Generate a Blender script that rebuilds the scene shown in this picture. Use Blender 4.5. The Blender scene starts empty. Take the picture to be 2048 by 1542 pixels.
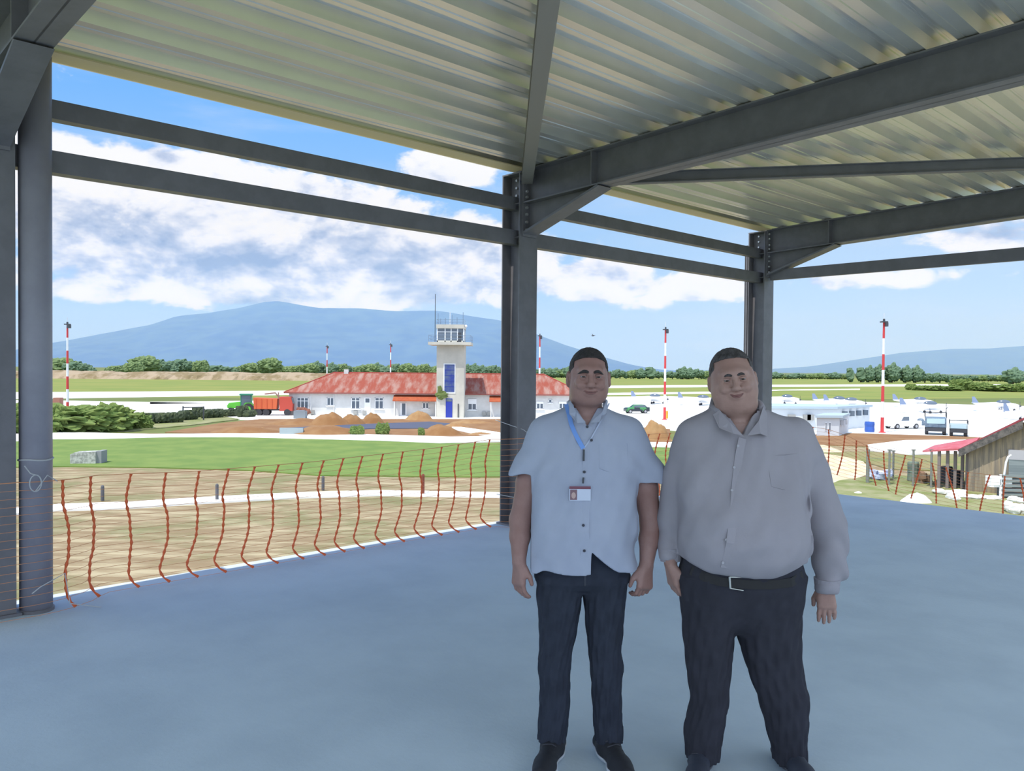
import bpy, math, random
import numpy as np
from mathutils import Vector, Matrix, noise as mn
random.seed(7)
PI = math.pi
scn = bpy.context.scene
col = scn.collection
# ------------------------------------------------------------------ camera
F_PX, PITCH, ROLL, PSI, HC = 1630.2, math.radians(1.106), math.radians(.496), math.radians(46.397), 1.66
GZ = -5.8                                    # the airfield lies one storey below the slab
cam = bpy.data.cameras.new('camera'); camo = bpy.data.objects.new('camera', cam); col.objects.link(camo)
cam.sensor_fit = 'HORIZONTAL'; cam.sensor_width = 36; cam.lens = 36 * F_PX / 2048
cam.clip_start = .05; cam.clip_end = 60000
_f = np.array([0, math.cos(PITCH), -math.sin(PITCH)]); _r = np.array([1., 0, 0]); _d = np.cross(_f, _r)
_c, _s = math.cos(ROLL), math.sin(ROLL)
CM = np.array([_c * _r - _s * _d, _s * _r + _c * _d, _f])
C0 = np.array([0, 0, HC])
camo.matrix_world = Matrix(((CM[0][0], -CM[1][0], -CM[2][0], 0), (CM[0][1], -CM[1][1], -CM[2][1], 0), (CM[0][2], -CM[1][2], -CM[2][2], HC), (0, 0, 0, 1)))
scn.camera = camo
scn.view_settings.view_transform = 'Standard'; scn.view_settings.look = 'None'
scn.view_settings.exposure = 0.0; scn.view_settings.gamma = 1; scn.view_settings.use_curve_mapping = False
# geometry of the survey: a sight line through a photo pixel meets a level, a distance or a building plane
D1 = np.array([math.sin(PSI), math.cos(PSI), 0]); D2 = np.array([math.cos(PSI), -math.sin(PSI), 0])
def ray(x, y): return CM.T @ np.array([(x - 1024) / F_PX, (y - 771) / F_PX, 1])
def atz(x, y, z=GZ): d = ray(x, y); return C0 + d * ((z - HC) / d[2])
def aty(x, y, Y): d = ray(x, y); return C0 + d * (Y / d[1])
def S(u, v, z): return Vector(D1 * u + D2 * v + np.array([0, 0, z]))

# ------------------------------------------------------------------ world: sky with clouds
class NT:
    """tiny helper to write shader maths"""
    def __init__(s, tree): s.t = tree; s.n = tree.nodes; s.l = tree.links
    def new(s, kind, **kw):
        n = s.n.new(kind)
        for k, v in kw.items(): setattr(n, k, v)
        return n
    def put(s, sock, v):
        if v is None: return
        if hasattr(v, 'is_output') or hasattr(v, 'links'): s.l.new(v, sock)
        else: sock.default_value = v
    def m(s, op, a, b=None, c=None, clamp=False):
        n = s.new('ShaderNodeMath', operation=op, use_clamp=clamp)
        s.put(n.inputs[0], a); s.put(n.inputs[1], b)
        if c is not None: s.put(n.inputs[2], c)
        return n.outputs[0]
    def mix(s, f, a, b, blend='MIX'):
        n = s.new('ShaderNodeMix', data_type='RGBA', blend_type=blend)
        s.put(n.inputs[0], f); s.put(n.inputs[6], a); s.put(n.inputs[7], b)
        return n.outputs[2]
    def xyz(s, x, y, z):
        n = s.new('ShaderNodeCombineXYZ'); s.put(n.inputs[0], x); s.put(n.inputs[1], y); s.put(n.inputs[2], z); return n.outputs[0]
    def noise(s, vec, scale, detail=6, rough=.55, dist=0.):
        n = s.new('ShaderNodeTexNoise'); s.put(n.inputs['Vector'], vec); n.inputs['Scale'].default_value = scale
        n.inputs['Detail'].default_value = detail; n.inputs['Roughness'].default_value = rough; n.inputs['Distortion'].default_value = dist
        return n.outputs[0]
    def ramp(s, f, stops, interp='LINEAR'):
        n = s.new('ShaderNodeValToRGB'); s.put(n.inputs[0], f); cr = n.color_ramp; cr.interpolation = interp
        while len(cr.elements) < len(stops): cr.elements.new(.5)
        for e, (p, c) in zip(cr.elements, stops): e.position = p; e.color = (*c, 1) if len(c) == 3 else c
        return n.outputs[0]
    def smooth(s, v, a, b):
        n = s.new('ShaderNodeMapRange', interpolation_type='SMOOTHSTEP'); s.put(n.inputs[0], v)
        n.inputs[1].default_value = a; n.inputs[2].default_value = b; return n.outputs[0]

def rgb(r, g, b):      # 0..255 display colour to linear
    return tuple((c / 255 / 12.92) if c / 255 <= .04045 else ((c / 255 + .055) / 1.055) ** 2.4 for c in (r, g, b))

SKY = 1.0
world = bpy.data.worlds.new('sky'); scn.world = world; world.use_nodes = True
w = NT(world.node_tree); w.n.clear()
tc = w.new('ShaderNodeTexCoord').outputs['Generated']
sep = w.new('ShaderNodeSeparateXYZ'); w.l.new(tc, sep.inputs[0]); dx, dy, dz = sep.outputs
az = w.m('ARCTAN2', dx, dy)                       # 0 straight ahead, + to the right
el = w.m('ARCSINE', dz)
sky = w.ramp(w.m('ADD', w.m('MULTIPLY', el, 1.1), .05, clamp=True), [(0.0, rgb(182, 210, 255)), (.09, rgb(176, 208, 255)), (.2, rgb(158, 204, 255)), (.38, rgb(126, 188, 255)), (.62, rgb(84, 150, 236)), (1, rgb(48, 110, 206))])
# paler air to the right of the view
sky = w.mix(w.m('MULTIPLY', w.smooth(az, -.15, .5), .6), sky, (*rgb(200, 224, 250), 1))
def blob(px, py, rx, ry, k=1.0, tilt=0):
    a0, e0 = math.atan((px - 1024) / F_PX), math.atan((739.5 + (px - 1024) * .00866 - py) / F_PX)
    ax = w.m('MULTIPLY', w.m('SUBTRACT', az, a0), F_PX / rx); ex = w.m('MULTIPLY', w.m('SUBTRACT', el, e0), F_PX / ry)
    d = w.m('ADD', w.m('MULTIPLY', ax, ax), w.m('MULTIPLY', ex, ex))
    return w.m('MULTIPLY', w.m('EXPONENT', w.m('MULTIPLY', d, -1.0)), k)
def summed(bl):
    t = None
    for b in bl:
        q = blob(*b); t = q if t is None else w.m('MAXIMUM', t, q)
    return t
mask = summed([(330, 450, 360, 120, 1.05), (600, 470, 330, 110, 1.1), (800, 510, 240, 90, 1.0), (180, 440, 180, 110, .95), (560, 560, 520, 60, 1.0), (220, 590, 200, 30, .7), (560, 395, 60, 40, .8), (350, 350, 90, 26, .75),
               (895, 338, 120, 38, 1.05), (960, 530, 190, 90, .95), (1190, 565, 150, 48, .92), (1380, 578, 110, 34, .92), (1700, 575, 190, 26, .62), (1990, 505, 160, 40, .6), (1640, 510, 60, 18, .5),
               (640, 590, 380, 36, .82), (1250, 600, 300, 26, .5), (-500, 400, 500, 140, .8), (2800, 420, 500, 140, .8)])
def clouds(off):
    e2 = w.m('ADD', el, off)
    vec = w.xyz(w.m('MULTIPLY', az, 1.0), w.m('MULTIPLY', e2, 1.7), 0.0)
    a = w.noise(vec, 13., 10, .58, .2); b = w.noise(vec, 4.5, 3, .5)
    return w.m('ADD', w.m('MULTIPLY', a, .85), w.m('MULTIPLY', b, .35))
n0, n1 = clouds(0.0), clouds(.026)
dens = w.m('ADD', n0, w.m('MULTIPLY', mask, .66))
cov = w.smooth(dens, .80, .93)
lit = w.m('SUBTRACT', n0, n1)                      # thicker here than just above: lit top
bank = summed([(560, 535, 420, 55, .95), (450, 480, 200, 40, .6), (720, 500, 200, 60, .8), (330, 510, 220, 40, .7), (560, 600, 560, 40, .6), (900, 560, 200, 50, .5), (2010, 540, 200, 60, .3)])
shade = w.m('ADD', w.m('MULTIPLY', lit, -3.4), w.m('MULTIPLY', bank, .85))
shade = w.m('ADD', shade, w.m('MULTIPLY', w.m('SUBTRACT', w.noise(w.xyz(az, w.m('MULTIPLY', el, 2.4), 3.), 7., 6, .6), .5), .9), clamp=True)
ccol = w.ramp(shade, [(0, (1.0, 1.0, 1.0)), (.25, rgb(244, 247, 255)), (.6, rgb(198, 210, 234)), (1, rgb(150, 172, 208))])
sky2 = w.mix(w.m('MULTIPLY', cov, .97), sky, ccol)
# thin veil and, behind the viewer, an unseen bright cloud deck added as fill light
veil = w.m('MULTIPLY', w.smooth(w.noise(w.xyz(az, w.m('MULTIPLY', el, 5.), 9.), 5., 6, .6), .45, .8), .25)
sky2 = w.mix(veil, sky2, (*rgb(226, 236, 252), 1))
deck = w.m('MULTIPLY', w.smooth(w.m('ABSOLUTE', az), 1.1, 1.9), w.smooth(w.noise(w.xyz(az, w.m('MULTIPLY', el, 2.), 5.), 2.5, 7, .6), .30, .5))
lowf = w.smooth(el, 0.0, .17)
sky2 = w.mix(1.0, sky2, w.mix(lowf, (1.12, 1.28, 1.62, 1), (1, 1, 1, 1)), 'MULTIPLY')
sky2 = w.mix(deck, sky2, (1.15, 1.4, 1.8, 1))
bg = w.new('ShaderNodeBackground'); w.l.new(sky2, bg.inputs[0]); bg.inputs[1].default_value = SKY
wo = w.new('ShaderNodeOutputWorld'); w.l.new(bg.outputs[0], wo.inputs[0])
world.cycles.sampling_method = 'MANUAL'; world.cycles.sample_map_resolution = 1024
# ------------------------------------------------------------------ sun: high, from behind on the left
sl = bpy.data.lights.new('sun', 'SUN'); sl.energy = 4.6; sl.angle = math.radians(.55); sl.color = (1, .955, .88)
so = bpy.data.objects.new('sun', sl); col.objects.link(so)
_h = D1 * 1.0 - D2 * .07; _h /= np.linalg.norm(_h); _e = math.radians(67)
sdir = Vector((_h[0] * math.cos(_e), _h[1] * math.cos(_e), -math.sin(_e)))
so.rotation_euler = sdir.to_track_quat('-Z', 'Y').to_euler(); so.location = (-60, -60, 120)
# ------------------------------------------------------------------ materials
MT = {}
def mat(name, c, rough=.6, metal=0., c2=None, sc=8., amt=.5, bump=0., bsc=60., spec=.5, stops=(.35, .65), coord='Object', stretch=None, alpha=None, trans=0., detail=6):
    if name in MT: return MT[name]
    m = bpy.data.materials.new(name); m.use_nodes = True; t = NT(m.node_tree); t.n.clear()
    o = t.new('ShaderNodeOutputMaterial'); p = t.new('ShaderNodeBsdfPrincipled'); t.l.new(p.outputs[0], o.inputs[0])
    p.inputs['Roughness'].default_value = rough; p.inputs['Metallic'].default_value = metal; p.inputs['Specular IOR Level'].default_value = spec
    p.inputs['Transmission Weight'].default_value = trans
    tc = t.new('ShaderNodeTexCoord').outputs[coord]
    if stretch:
        mp = t.new('ShaderNodeMapping'); t.l.new(tc, mp.inputs[0]); mp.inputs['Scale'].default_value = stretch; tc = mp.outputs[0]
    if c2 is not None:
        f = t.smooth(t.noise(tc, sc, detail, .6), stops[0], stops[1]); f = t.m('MULTIPLY', f, amt)
        t.l.new(t.mix(f, (*c, 1), (*c2, 1)), p.inputs['Base Color'])
    else: p.inputs['Base Color'].default_value = (*c, 1)
    if bump:
        b = t.new('ShaderNodeBump'); b.inputs['Strength'].default_value = bump; b.inputs['Distance'].default_value = .01
        t.l.new(t.noise(tc, bsc, 4, .6), b.inputs['Height']); t.l.new(b.outputs[0], p.inputs['Normal'])
    MT[name] = m; return m
# ------------------------------------------------------------------ mesh building
class MB:
    def __init__(s): s.v = []; s.f = []
    def add(s, vs, fs):
        b = len(s.v); s.v += [tuple(map(float, p)) for p in vs]; s.f += [tuple(b + i for i in f) for f in fs]; return s
    def box(s, x0, x1, y0, y1, z0, z1):
        return s.add([(x0, y0, z0), (x1, y0, z0), (x1, y1, z0), (x0, y1, z0), (x0, y0, z1), (x1, y0, z1), (x1, y1, z1), (x0, y1, z1)],
                     [(0, 3, 2, 1), (4, 5, 6, 7), (0, 1, 5, 4), (1, 2, 6, 5), (2, 3, 7, 6), (3, 0, 4, 7)])
    def cbox(s, c, sz, rz=0., rx=0., ry=0.):
        b = MB().box(-sz[0] / 2, sz[0] / 2, -sz[1] / 2, sz[1] / 2, -sz[2] / 2, sz[2] / 2)
        M = Matrix.Translation(c) @ Matrix.Rotation(rz, 4, 'Z') @ Matrix.Rotation(ry, 4, 'Y') @ Matrix.Rotation(rx, 4, 'X')
        return s.add([M @ Vector(p) for p in b.v], b.f)
    def prism(s, poly, ax, a, b):
        n = len(poly)
        def P(p, t): return (t, p[0], p[1]) if ax == 'x' else ((p[0], t, p[1]) if ax == 'y' else (p[0], p[1], t))
        ar = sum(poly[i][0] * poly[(i + 1) % n][1] - poly[(i + 1) % n][0] * poly[i][1] for i in range(n))
        if (ar < 0) != (ax == 'y'): poly = poly[::-1]
        if a > b: a, b = b, a
        vs = [P(p, a) for p in poly] + [P(p, b) for p in poly]
        return s.add(vs, [tuple(range(n))[::-1], tuple(range(n, 2 * n))] + [(i, (i + 1) % n, n + (i + 1) % n, n + i) for i in range(n)])
    def tube(s, pts, r, n=8, cap=True, sq=1.):
        pts = [Vector(p) for p in pts]; k = len(pts); rs = r if isinstance(r, (list, tuple)) else [r] * k
        vs = []; up = None
        for i, p in enumerate(pts):
            d = (pts[min(i + 1, k - 1)] - pts[max(i - 1, 0)]).normalized()
            if up is None:
                up = Vector((0, 0, 1)) if abs(d.z) < .9 else Vector((0, 1, 0))
            a = d.cross(up).normalized(); b = a.cross(d).normalized(); up = b
            for j in range(n):
                t = 2 * PI * j / n + PI / n
                vs.append(p + a * math.cos(t) * rs[i] + b * math.sin(t) * rs[i] * sq)
        fs = [(i * n + j, i * n + (j + 1) % n, (i + 1) * n + (j + 1) % n, (i + 1) * n + j) for i in range(k - 1) for j in range(n)]
        if cap: fs += [tuple(range(n))[::-1], tuple(range((k - 1) * n, k * n))]
        return s.add(vs, fs)
    def cyl(s, a, b, r, n=12, r2=None): return s.tube([a, b], [r, r if r2 is None else r2], n)
    def bar(s, a, b, wd, h):                     # rectangular bar from a to b
        a, b = Vector(a), Vector(b); d = (b - a).normalized(); up = Vector((0, 0, 1)) if abs(d.z) < .95 else Vector((0, 1, 0))
        x = d.cross(up).normalized() * wd / 2; y = x.cross(d).normalized() * h / 2
        vs = [p + i * x + j * y for p in (a, b) for i, j in ((-1, -1), (1, -1), (1, 1), (-1, 1))]
        return s.add(vs, [(0, 1, 2, 3)[::-1], (4, 5, 6, 7), (0, 1, 5, 4), (1, 2, 6, 5), (2, 3, 7, 6), (3, 0, 4, 7)])
    def lathe(s, prof, n=16, c=(0, 0, 0)):
        vs = [(c[0] + r * math.cos(2 * PI * j / n), c[1] + r * math.sin(2 * PI * j / n), c[2] + z) for r, z in prof for j in range(n)]
        k = len(prof)
        fs = [(i * n + j, i * n + (j + 1) % n, (i + 1) * n + (j + 1) % n, (i + 1) * n + j) for i in range(k - 1) for j in range(n)]
        return s.add(vs, fs + [tuple(range(n))[::-1], tuple(range((k - 1) * n, k * n))])
    def ball(s, c, r, seg=12, rings=8, nz=0., nsc=1., seed=0, zmin=None):
        r = (r, r, r) if not isinstance(r, (tuple, list)) else r
        vs = []
        for i in range(rings + 1):
            th = PI * i / rings
            for j in range(seg):
                ph = 2 * PI * j / seg
                d = Vector((math.sin(th) * math.cos(ph), math.sin(th) * math.sin(ph), math.cos(th)))
                k = 1 + nz * mn.fractal(d * nsc + Vector((seed * 7.3, seed * 3.1, seed)), .8, 2.1, 4) if nz else 1
                p = [c[a] + d[a] * r[a] * k for a in range(3)]
                if zmin is not None: p[2] = max(p[2], zmin)
                vs.append(p)
        fs = [(i * seg + j, i * seg + (j + 1) % seg, (i + 1) * seg + (j + 1) % seg, (i + 1) * seg + j)[::-1] for i in range(rings) for j in range(seg)]
        return s.add(vs, fs)
    def quad(s, *p): return s.add(p, [tuple(range(len(p)))])
    def xf(s, fn): s.v = [tuple(map(float, fn(*p))) for p in s.v]; return s
def link(name, mesh, parent=None):
    o = bpy.data.objects.new(name, mesh); col.objects.link(o)
    if parent: o.parent = parent
    return o
def obj(name, mb, m, parent=None, smooth=False, loc=(0, 0, 0), rz=0., bevel=0.):
    me = bpy.data.meshes.new(name); me.from_pydata(mb.v, [], mb.f); me.update()
    if isinstance(m, (list, tuple)):
        for q in m: me.materials.append(q)
    else: me.materials.append(m)
    if smooth: me.shade_smooth()
    o = link(name, me, parent); o.location = loc; o.rotation_euler = (0, 0, rz)
    if bevel:
        b = o.modifiers.new('bevel', 'BEVEL'); b.width = bevel; b.segments = 2; b.limit_method = 'ANGLE'
    return o
def tag(o, label=None, cat=None, group=None, kind=None):
    if label: o['label'] = label
    if cat: o['category'] = cat
    if group: o['group'] = group
    if kind: o['kind'] = kind
    return o
def thing(name, label, cat, loc=(0, 0, 0), rz=0., group=None):
    o = link(name, None); o.location = loc; o.rotation_euler = (0, 0, rz); return tag(o, label, cat, group)
def dup(root, loc=None, rz=None, label=None, group=None, scale=None):
    r = root.copy(); col.objects.link(r)
    if loc is not None: r.location = loc
    if rz is not None: r.rotation_euler = (0, 0, rz)
    if scale is not None: r.scale = scale
    if label: r['label'] = label
    if group: r['group'] = group
    for ch in list(root.children):
        c = ch.copy(); col.objects.link(c); c.parent = r
        for g in list(ch.children):
            d = g.copy(); col.objects.link(d); d.parent = c
    return r
def struct(name, mb, m, **k): return tag(obj(name, mb, m, **k), kind='structure')
def patch(name, px, m, dz, kind='structure', label=None, cat=None):
    """a level area of the airfield, outlined by sight lines down to the ground; thin slab with its own edge"""
    pts = [atz(x, y, GZ + dz) for x, y in px]
    mb = MB().prism([(p[0], p[1]) for p in pts], 'z', GZ - .05, GZ + dz)
    return tag(obj(name, mb, m), label, cat, kind=kind)
# ================================================================== the unfinished upper storey
steel = mat('painted_steel', (.195, .185, .195), .5, .0, c2=(.15, .143, .15), sc=5, amt=.7, bump=.1, bsc=200)
zinc = mat('galvanised', (.62, .62, .60), .4, .75)
concrete = mat('slab_concrete', (.62, .705, .75), .75, c2=(.53, .61, .66), sc=1.3, amt=.9, bump=.25, bsc=35, stops=(.35, .7))
deck_m = mat('roof_deck', (.88, .84, .765), .27, .54, c2=(.80, .77, .71), sc=2.5, amt=.6)
ROT = -PSI
def at(u, v, z=0.): return S(u, v, z)
mb = MB().box(-6.55, 3.0, -4.6, 10.9, -.35, 0)
struct('floor', mb, concrete, rz=ROT)
def ztop(v): return 3.76 + .036 * (v + 6.03)
# trapezoidal deck: ribs run along the building
PITCH_R = .336
prof = []
v = -6.33
k = 0
while v < 1.6:
    for dv, dzz in ((0, .0), (.045, .0), (.05, .006), (.06, .006), (.065, 0), (.135, .0), (.160, .078), (.215, .078), (.222, .084), (.236, .084), (.243, .078), (.300, .078)):
        prof.append((v + dv, ztop(v + dv) + .012 + dzz))
    v += PITCH_R
u0, u1 = -4.2, 11.42
mb = MB(); n = len(prof)
t = .0012
mb.add([(p[0], u0, p[1]) for p in prof] + [(p[0], u1, p[1]) for p in prof] + [(p[0], u0, p[1] + t) for p in prof] + [(p[0], u1, p[1] + t) for p in prof],
       [(i, i + 1, n + i + 1, n + i)[::-1] for i in range(n - 1)] + [(2 * n + i, 2 * n + i + 1, 3 * n + i + 1, 3 * n + i) for i in range(n - 1)])
struct('ceiling', mb, deck_m, rz=ROT)

def h_poly(w_, d, tf=.014, tw=.009):            # H section: flanges across y, web along x
    a, b = d / 2, w_ / 2
    return [(-a, -b), (-a + tf, -b), (-a + tf, -tw), (a - tf, -tw), (a - tf, -b), (a, -b), (a, b), (a - tf, b), (a - tf, tw), (-a + tf, tw), (-a + tf, b), (-a, b)]
def bolts(mb, x, ys, zs, s=1):
    for y in ys:
        for z in zs: mb.cyl((x, y, z), (x + .022 * s, y, z), .015, 6)
def column(u, label, z0=0., closed=False):
    c = thing('steel_column', label, 'column', at(u, -6.285, z0), ROT, 'steel columns along the open side')
    obj('shaft', MB().prism(h_poly(.265, .27), 'z', 0, 3.72 - z0), steel, c)
    obj('base_plate', MB().box(-.16, .16, -.16, .16, .0, .02), steel, c)
    cp = MB()
    for z in (3.05, 3.40): 
        cp.box(-.12, .12, -.125, -.009, z - z0, z + .012 - z0); cp.box(-.12, .12, .009, .125, z - z0, z + .012 - z0)
    cp.box(-.14, .14, -.13, .13, 3.72 - z0, 3.735 - z0)
    obj('stiffener', cp, steel, c)
    for x, z in ((-.03, 3.44), (-.03, 3.38), (-.03, 3.52), (-.03, 3.60), (-.03, 3.68), (-.07, 3.44)):
        obj('bolt', MB().cyl((0, -.009, 0), (0, -.03, 0), .014, 6), zinc, c, loc=(x, 0, z - z0))
    return c
def rafter(u, label, v1=1.2):
    r = thing('steel_rafter', label, 'beam', at(u, 0, 0), ROT, 'steel rafters under the roof deck')
    v0 = -6.15; zb = lambda v: ztop(v) - .35
    obj('web', MB().prism([(v0, zb(v0)), (v1, zb(v1)), (v1, ztop(v1)), (v0, ztop(v0))], 'y', -.006, .006), steel, r)
    obj('top_flange', MB().prism([(v0, ztop(v0) - .014), (v1, ztop(v1) - .014), (v1, ztop(v1)), (v0, ztop(v0))], 'y', -.1, .1), steel, r)
    obj('bottom_flange', MB().prism([(v0, zb(v0)), (v1, zb(v1)), (v1, zb(v1) + .014), (v0, zb(v0) + .014)], 'y', -.1, .1), steel, r)
    h = obj('haunch', MB().prism([(v0, 3.10), (-5.14, zb(-5.14)), (v0, zb(v0))], 'y', -.006, .006), steel, r)
    obj('haunch_flange', MB().prism([(v0 + .02, 3.085), (-5.10, zb(-5.10) - .014), (-5.13, zb(-5.13)), (v0 + .02, 3.11)], 'y', -.1, .1), steel, h)
    obj('end_plate', MB().box(v0, v0 + .02, -.1, .1, 3.06, ztop(v0)), steel, r)
    b = obj('bolt', MB().cyl((0, 0, 0), (.022, 0, 0), .016, 6), zinc, r)
    first = True
    for y in (-.06, .06):
        for z in (3.13, 3.21, 3.29, 3.36, 3.47, 3.53, 3.62, 3.69):
            q = b if first else b.copy(); first = False
            if q is not b: col.objects.link(q)
            q.parent = r; q.location = (v0 + .02, y, z)
    obj('stiffener', MB().box(-5.22, -5.205, -.09, -.006, zb(-5.2) + .014, ztop(-5.2) - .014).box(-5.22, -5.205, .006, .09, zb(-5.2) + .014, ztop(-5.2) - .014), steel, r)
    return r
column(1.205, 'dark steel column at the left edge of the view, half out of frame')
column(6.08, 'dark steel H column between the two wide openings, behind the man with the lanyard')
c3 = column(11.10, 'far corner steel column, behind the man with the belt buckle', GZ)
obj('corner_angle', MB().box(-.20, -.155, -.12, -.10, 0, 3.55 - GZ).box(-.20, -.18, -.12, .0, 0, 3.55 - GZ), steel, c3)
rafter(1.205, 'steel rafter crossing the top left corner of the view')
rafter(6.08, 'big dark steel rafter rising from the middle column to the upper right')
rafter(11.10, 'farthest steel rafter, with daylight through the deck ribs above it')
# rainwater pipe beside the left column
p = thing('rainwater_pipe', 'thick round grey pipe standing just right of the left edge column', 'pipe', S(1.465, -6.20, 0))
obj('pipe', MB().lathe([(.1, .0), (.1, 3.74)], 40), mat('pipe_grey', (.33, .32, .36), .5, c2=(.27, .26, .30), sc=4, amt=.7), p, smooth=False)
for f in p.children[0].data.polygons: f.use_smooth = len(f.vertices) == 4
obj('base_collar', MB().lathe([(.110, 0), (.110, .02), (.101, .024)], 32), steel, p)
ci = MB(); ci.tube([((.103) * math.cos(a), (.103) * math.sin(a), 1.03 + .004 * math.sin(3 * a)) for a in np.linspace(0, 2 * PI, 28)], .006, 6)
obj('wire_tie', ci, mat('white_cord', rgb(190, 190, 190), .7), p)
# girts
def channel(mb, a, b, z0, z1, wdt=.06, t=.006):      # along local y, open to +x
    mb.box(-wdt, -wdt + t, a, b, z0, z1); mb.box(-wdt + t, 0, a, b, z0, z0 + t); mb.box(-wdt + t, 0, a, b, z1 - t, z1)
def girt(u0_, u1_, z0, z1, label, wd=.06):
    m = MB().prism([(-wd, z0), (wd * .1, z0), (wd * .1, z0 + .008), (-wd + .006, z0 + .008), (-wd + .006, z1 - .008), (wd * .1, z1 - .008), (wd * .1, z1), (-wd, z1)][::-1], 'y', u0_, u1_)
    # web on the room side so that its face is seen
    m.xf(lambda x, y, z: (-x, y, z))
    return tag(obj('steel_rail', m, steel, loc=at(0, -6.34), rz=ROT), label, 'rail', 'steel rails between the columns')
girt(1.225, 6.06, 3.355, 3.485, 'upper narrow steel rail in the wide left opening', .09)
girt(1.225, 6.06, 2.985, 3.135, 'lower thick steel rail in the wide left opening', .10)
girt(6.10, 11.08, 3.355, 3.485, 'upper steel rail between middle column and corner column', .09)
girt(6.10, 11.08, 2.985, 3.135, 'lower steel rail between middle column and corner column', .10)
girt(-2.6, 1.185, 2.985, 3.135, 'steel rail running out of frame left of the left edge column', .06)
m = MB().prism([(-.03, 3.013), (.03, 3.013), (.03, 3.167), (-.03, 3.167)], 'x', -6.12, 2.8)
tag(obj('steel_rail', m, steel, loc=at(11.10, 0), rz=ROT), 'single steel rail under the far rafter on the right', 'rail', 'steel rails between the columns')
# eave beam
def eave(a, b, label):
    m = MB().prism([(-6.265, 3.745), (-6.065, 3.745), (-6.065, 3.755), (-6.255, 3.755), (-6.255, 3.80), (-6.265, 3.80)], 'y', a, b)
    tag(obj('eave_beam', m, mat('eave_lit_paint', rgb(240, 218, 165), .5), rz=ROT), label, 'beam', 'pale eave strips')  # pale tone is mostly light from below, put into the colour
eave(-4.2, 5.97, 'long pale eave strip over the wide left opening')
eave(6.19, 11.0, 'shorter pale eave strip over the opening right of the middle column')
# roof bracing
brace_m = mat('brace_lit_paint', rgb(150, 144, 136), .5)  # mostly light on the brace, put in as a paler colour than steel
def ibar(a, b, wd, h, label, m):
    a, b = Vector(a), Vector(b); mb = MB(); z = Vector((0, 0, 1))
    mb.bar(a, b, .008, h); mb.bar(a - z * (h / 2 - .005), b - z * (h / 2 - .005), wd, .01); mb.bar(a + z * (h / 2 - .005), b + z * (h / 2 - .005), wd, .01)
    o = thing('roof_brace', label, 'brace', (0, 0, 0), 0, 'diagonal roof braces')
    obj('bar', mb, m, o); pl = MB(); d = (b - a).normalized()
    pl.bar(a - z * .02, a + d * .22 - z * .02, .14, .012); obj('gusset', pl, steel, o)
    return o
ibar(at(6.00, -6.10, 3.66), at(1.28, -1.02, 3.80), .115, .12, 'pale diagonal brace coming straight overhead from the middle column', brace_m)
ibar(at(6.22, -6.08, 3.66), at(11.0, -.62, 3.84), .08, .12, 'dark diagonal brace running right from the middle column under the deck', steel)
# ================================================================== airfield
def dk(r, g, b, k=.5): return tuple(c * k for c in rgb(r, g, b))
soil = mat('dry_soil', dk(196, 174, 136), .95, c2=dk(150, 148, 92), sc=.16, amt=.85, bump=.6, bsc=6, stops=(.45, .62))
def ground_mat():
    m = bpy.data.materials.new('near_soil'); m.use_nodes = True; t = NT(m.node_tree); t.n.clear()
    o = t.new('ShaderNodeOutputMaterial'); p = t.new('ShaderNodeBsdfPrincipled'); t.l.new(p.outputs[0], o.inputs[0]); p.inputs['Roughness'].default_value = .95
    tc = t.new('ShaderNodeTexCoord').outputs['Object']
    mp = t.new('ShaderNodeMapping'); t.l.new(tc, mp.inputs[0]); mp.inputs['Rotation'].default_value = (0, 0, .5); mp.inputs['Scale'].default_value = (.35, 1.8, 1)
    a = t.smooth(t.noise(mp.outputs[0], .9, 7, .65), .42, .66); b = t.smooth(t.noise(tc, .22, 5, .6), .45, .66)
    c = t.mix(a, (*dk(178, 152, 112, .6), 1), (*dk(222, 204, 162, .62), 1)); c = t.mix(t.m('MULTIPLY', b, .75), c, (*dk(150, 152, 96, .58), 1))
    t.l.new(c, p.inputs['Base Color'])
    bu = t.new('ShaderNodeBump'); bu.inputs['Strength'].default_value = .8; bu.inputs['Distance'].default_value = .15
    t.l.new(t.noise(mp.outputs[0], 1.6, 7, .7), bu.inputs['Height']); t.l.new(bu.outputs[0], p.inputs['Normal'])
    return m
near_soil = ground_mat()
lawn = mat('lawn', dk(128, 160, 70, .55), .95, c2=dk(156, 178, 84, .55), sc=.35, amt=.8, bump=.5, bsc=9)
field = mat('dry_field', dk(152, 158, 84), .95, c2=dk(128, 148, 66), sc=.02, amt=.8)
field2 = mat('bright_field', dk(158, 176, 74), .95, c2=dk(186, 186, 88), sc=.05, amt=.8)
weeds = mat('weedy_grass', dk(158, 170, 90), .95, c2=dk(206, 200, 150), sc=.5, amt=.9, bump=.8, bsc=5)
pale = mat('pale_concrete', rgb(236, 234, 228), .8, c2=rgb(222, 220, 212), sc=.2, amt=.6)
brown = mat('brown_earth', dk(196, 150, 100), .95, c2=dk(176, 124, 74), sc=.4, amt=.9, bump=.8, bsc=3)
sand = mat('pale_sand', rgb(214, 200, 170), .95, c2=rgb(190, 170, 130), sc=.5, amt=.7)
g = MB(); n = 60
struct('ground', MB().box(-9000, 9000, -120, 9500, GZ - 1.0, GZ), field)
def P(*a): return list(a)
patch('soil_ground', P((-900, 900), (60, 866), (1000, 868), (1340, 880), (1650, 868), (2700, 868), (3600, 1250), (1500, 1500), (-900, 1500)), near_soil, .02)
patch('far_grass', P((-700, 757), (700, 757), (1200, 753), (2900, 765), (2900, 790), (1500, 800), (-700, 790)), field2, .02)
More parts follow.
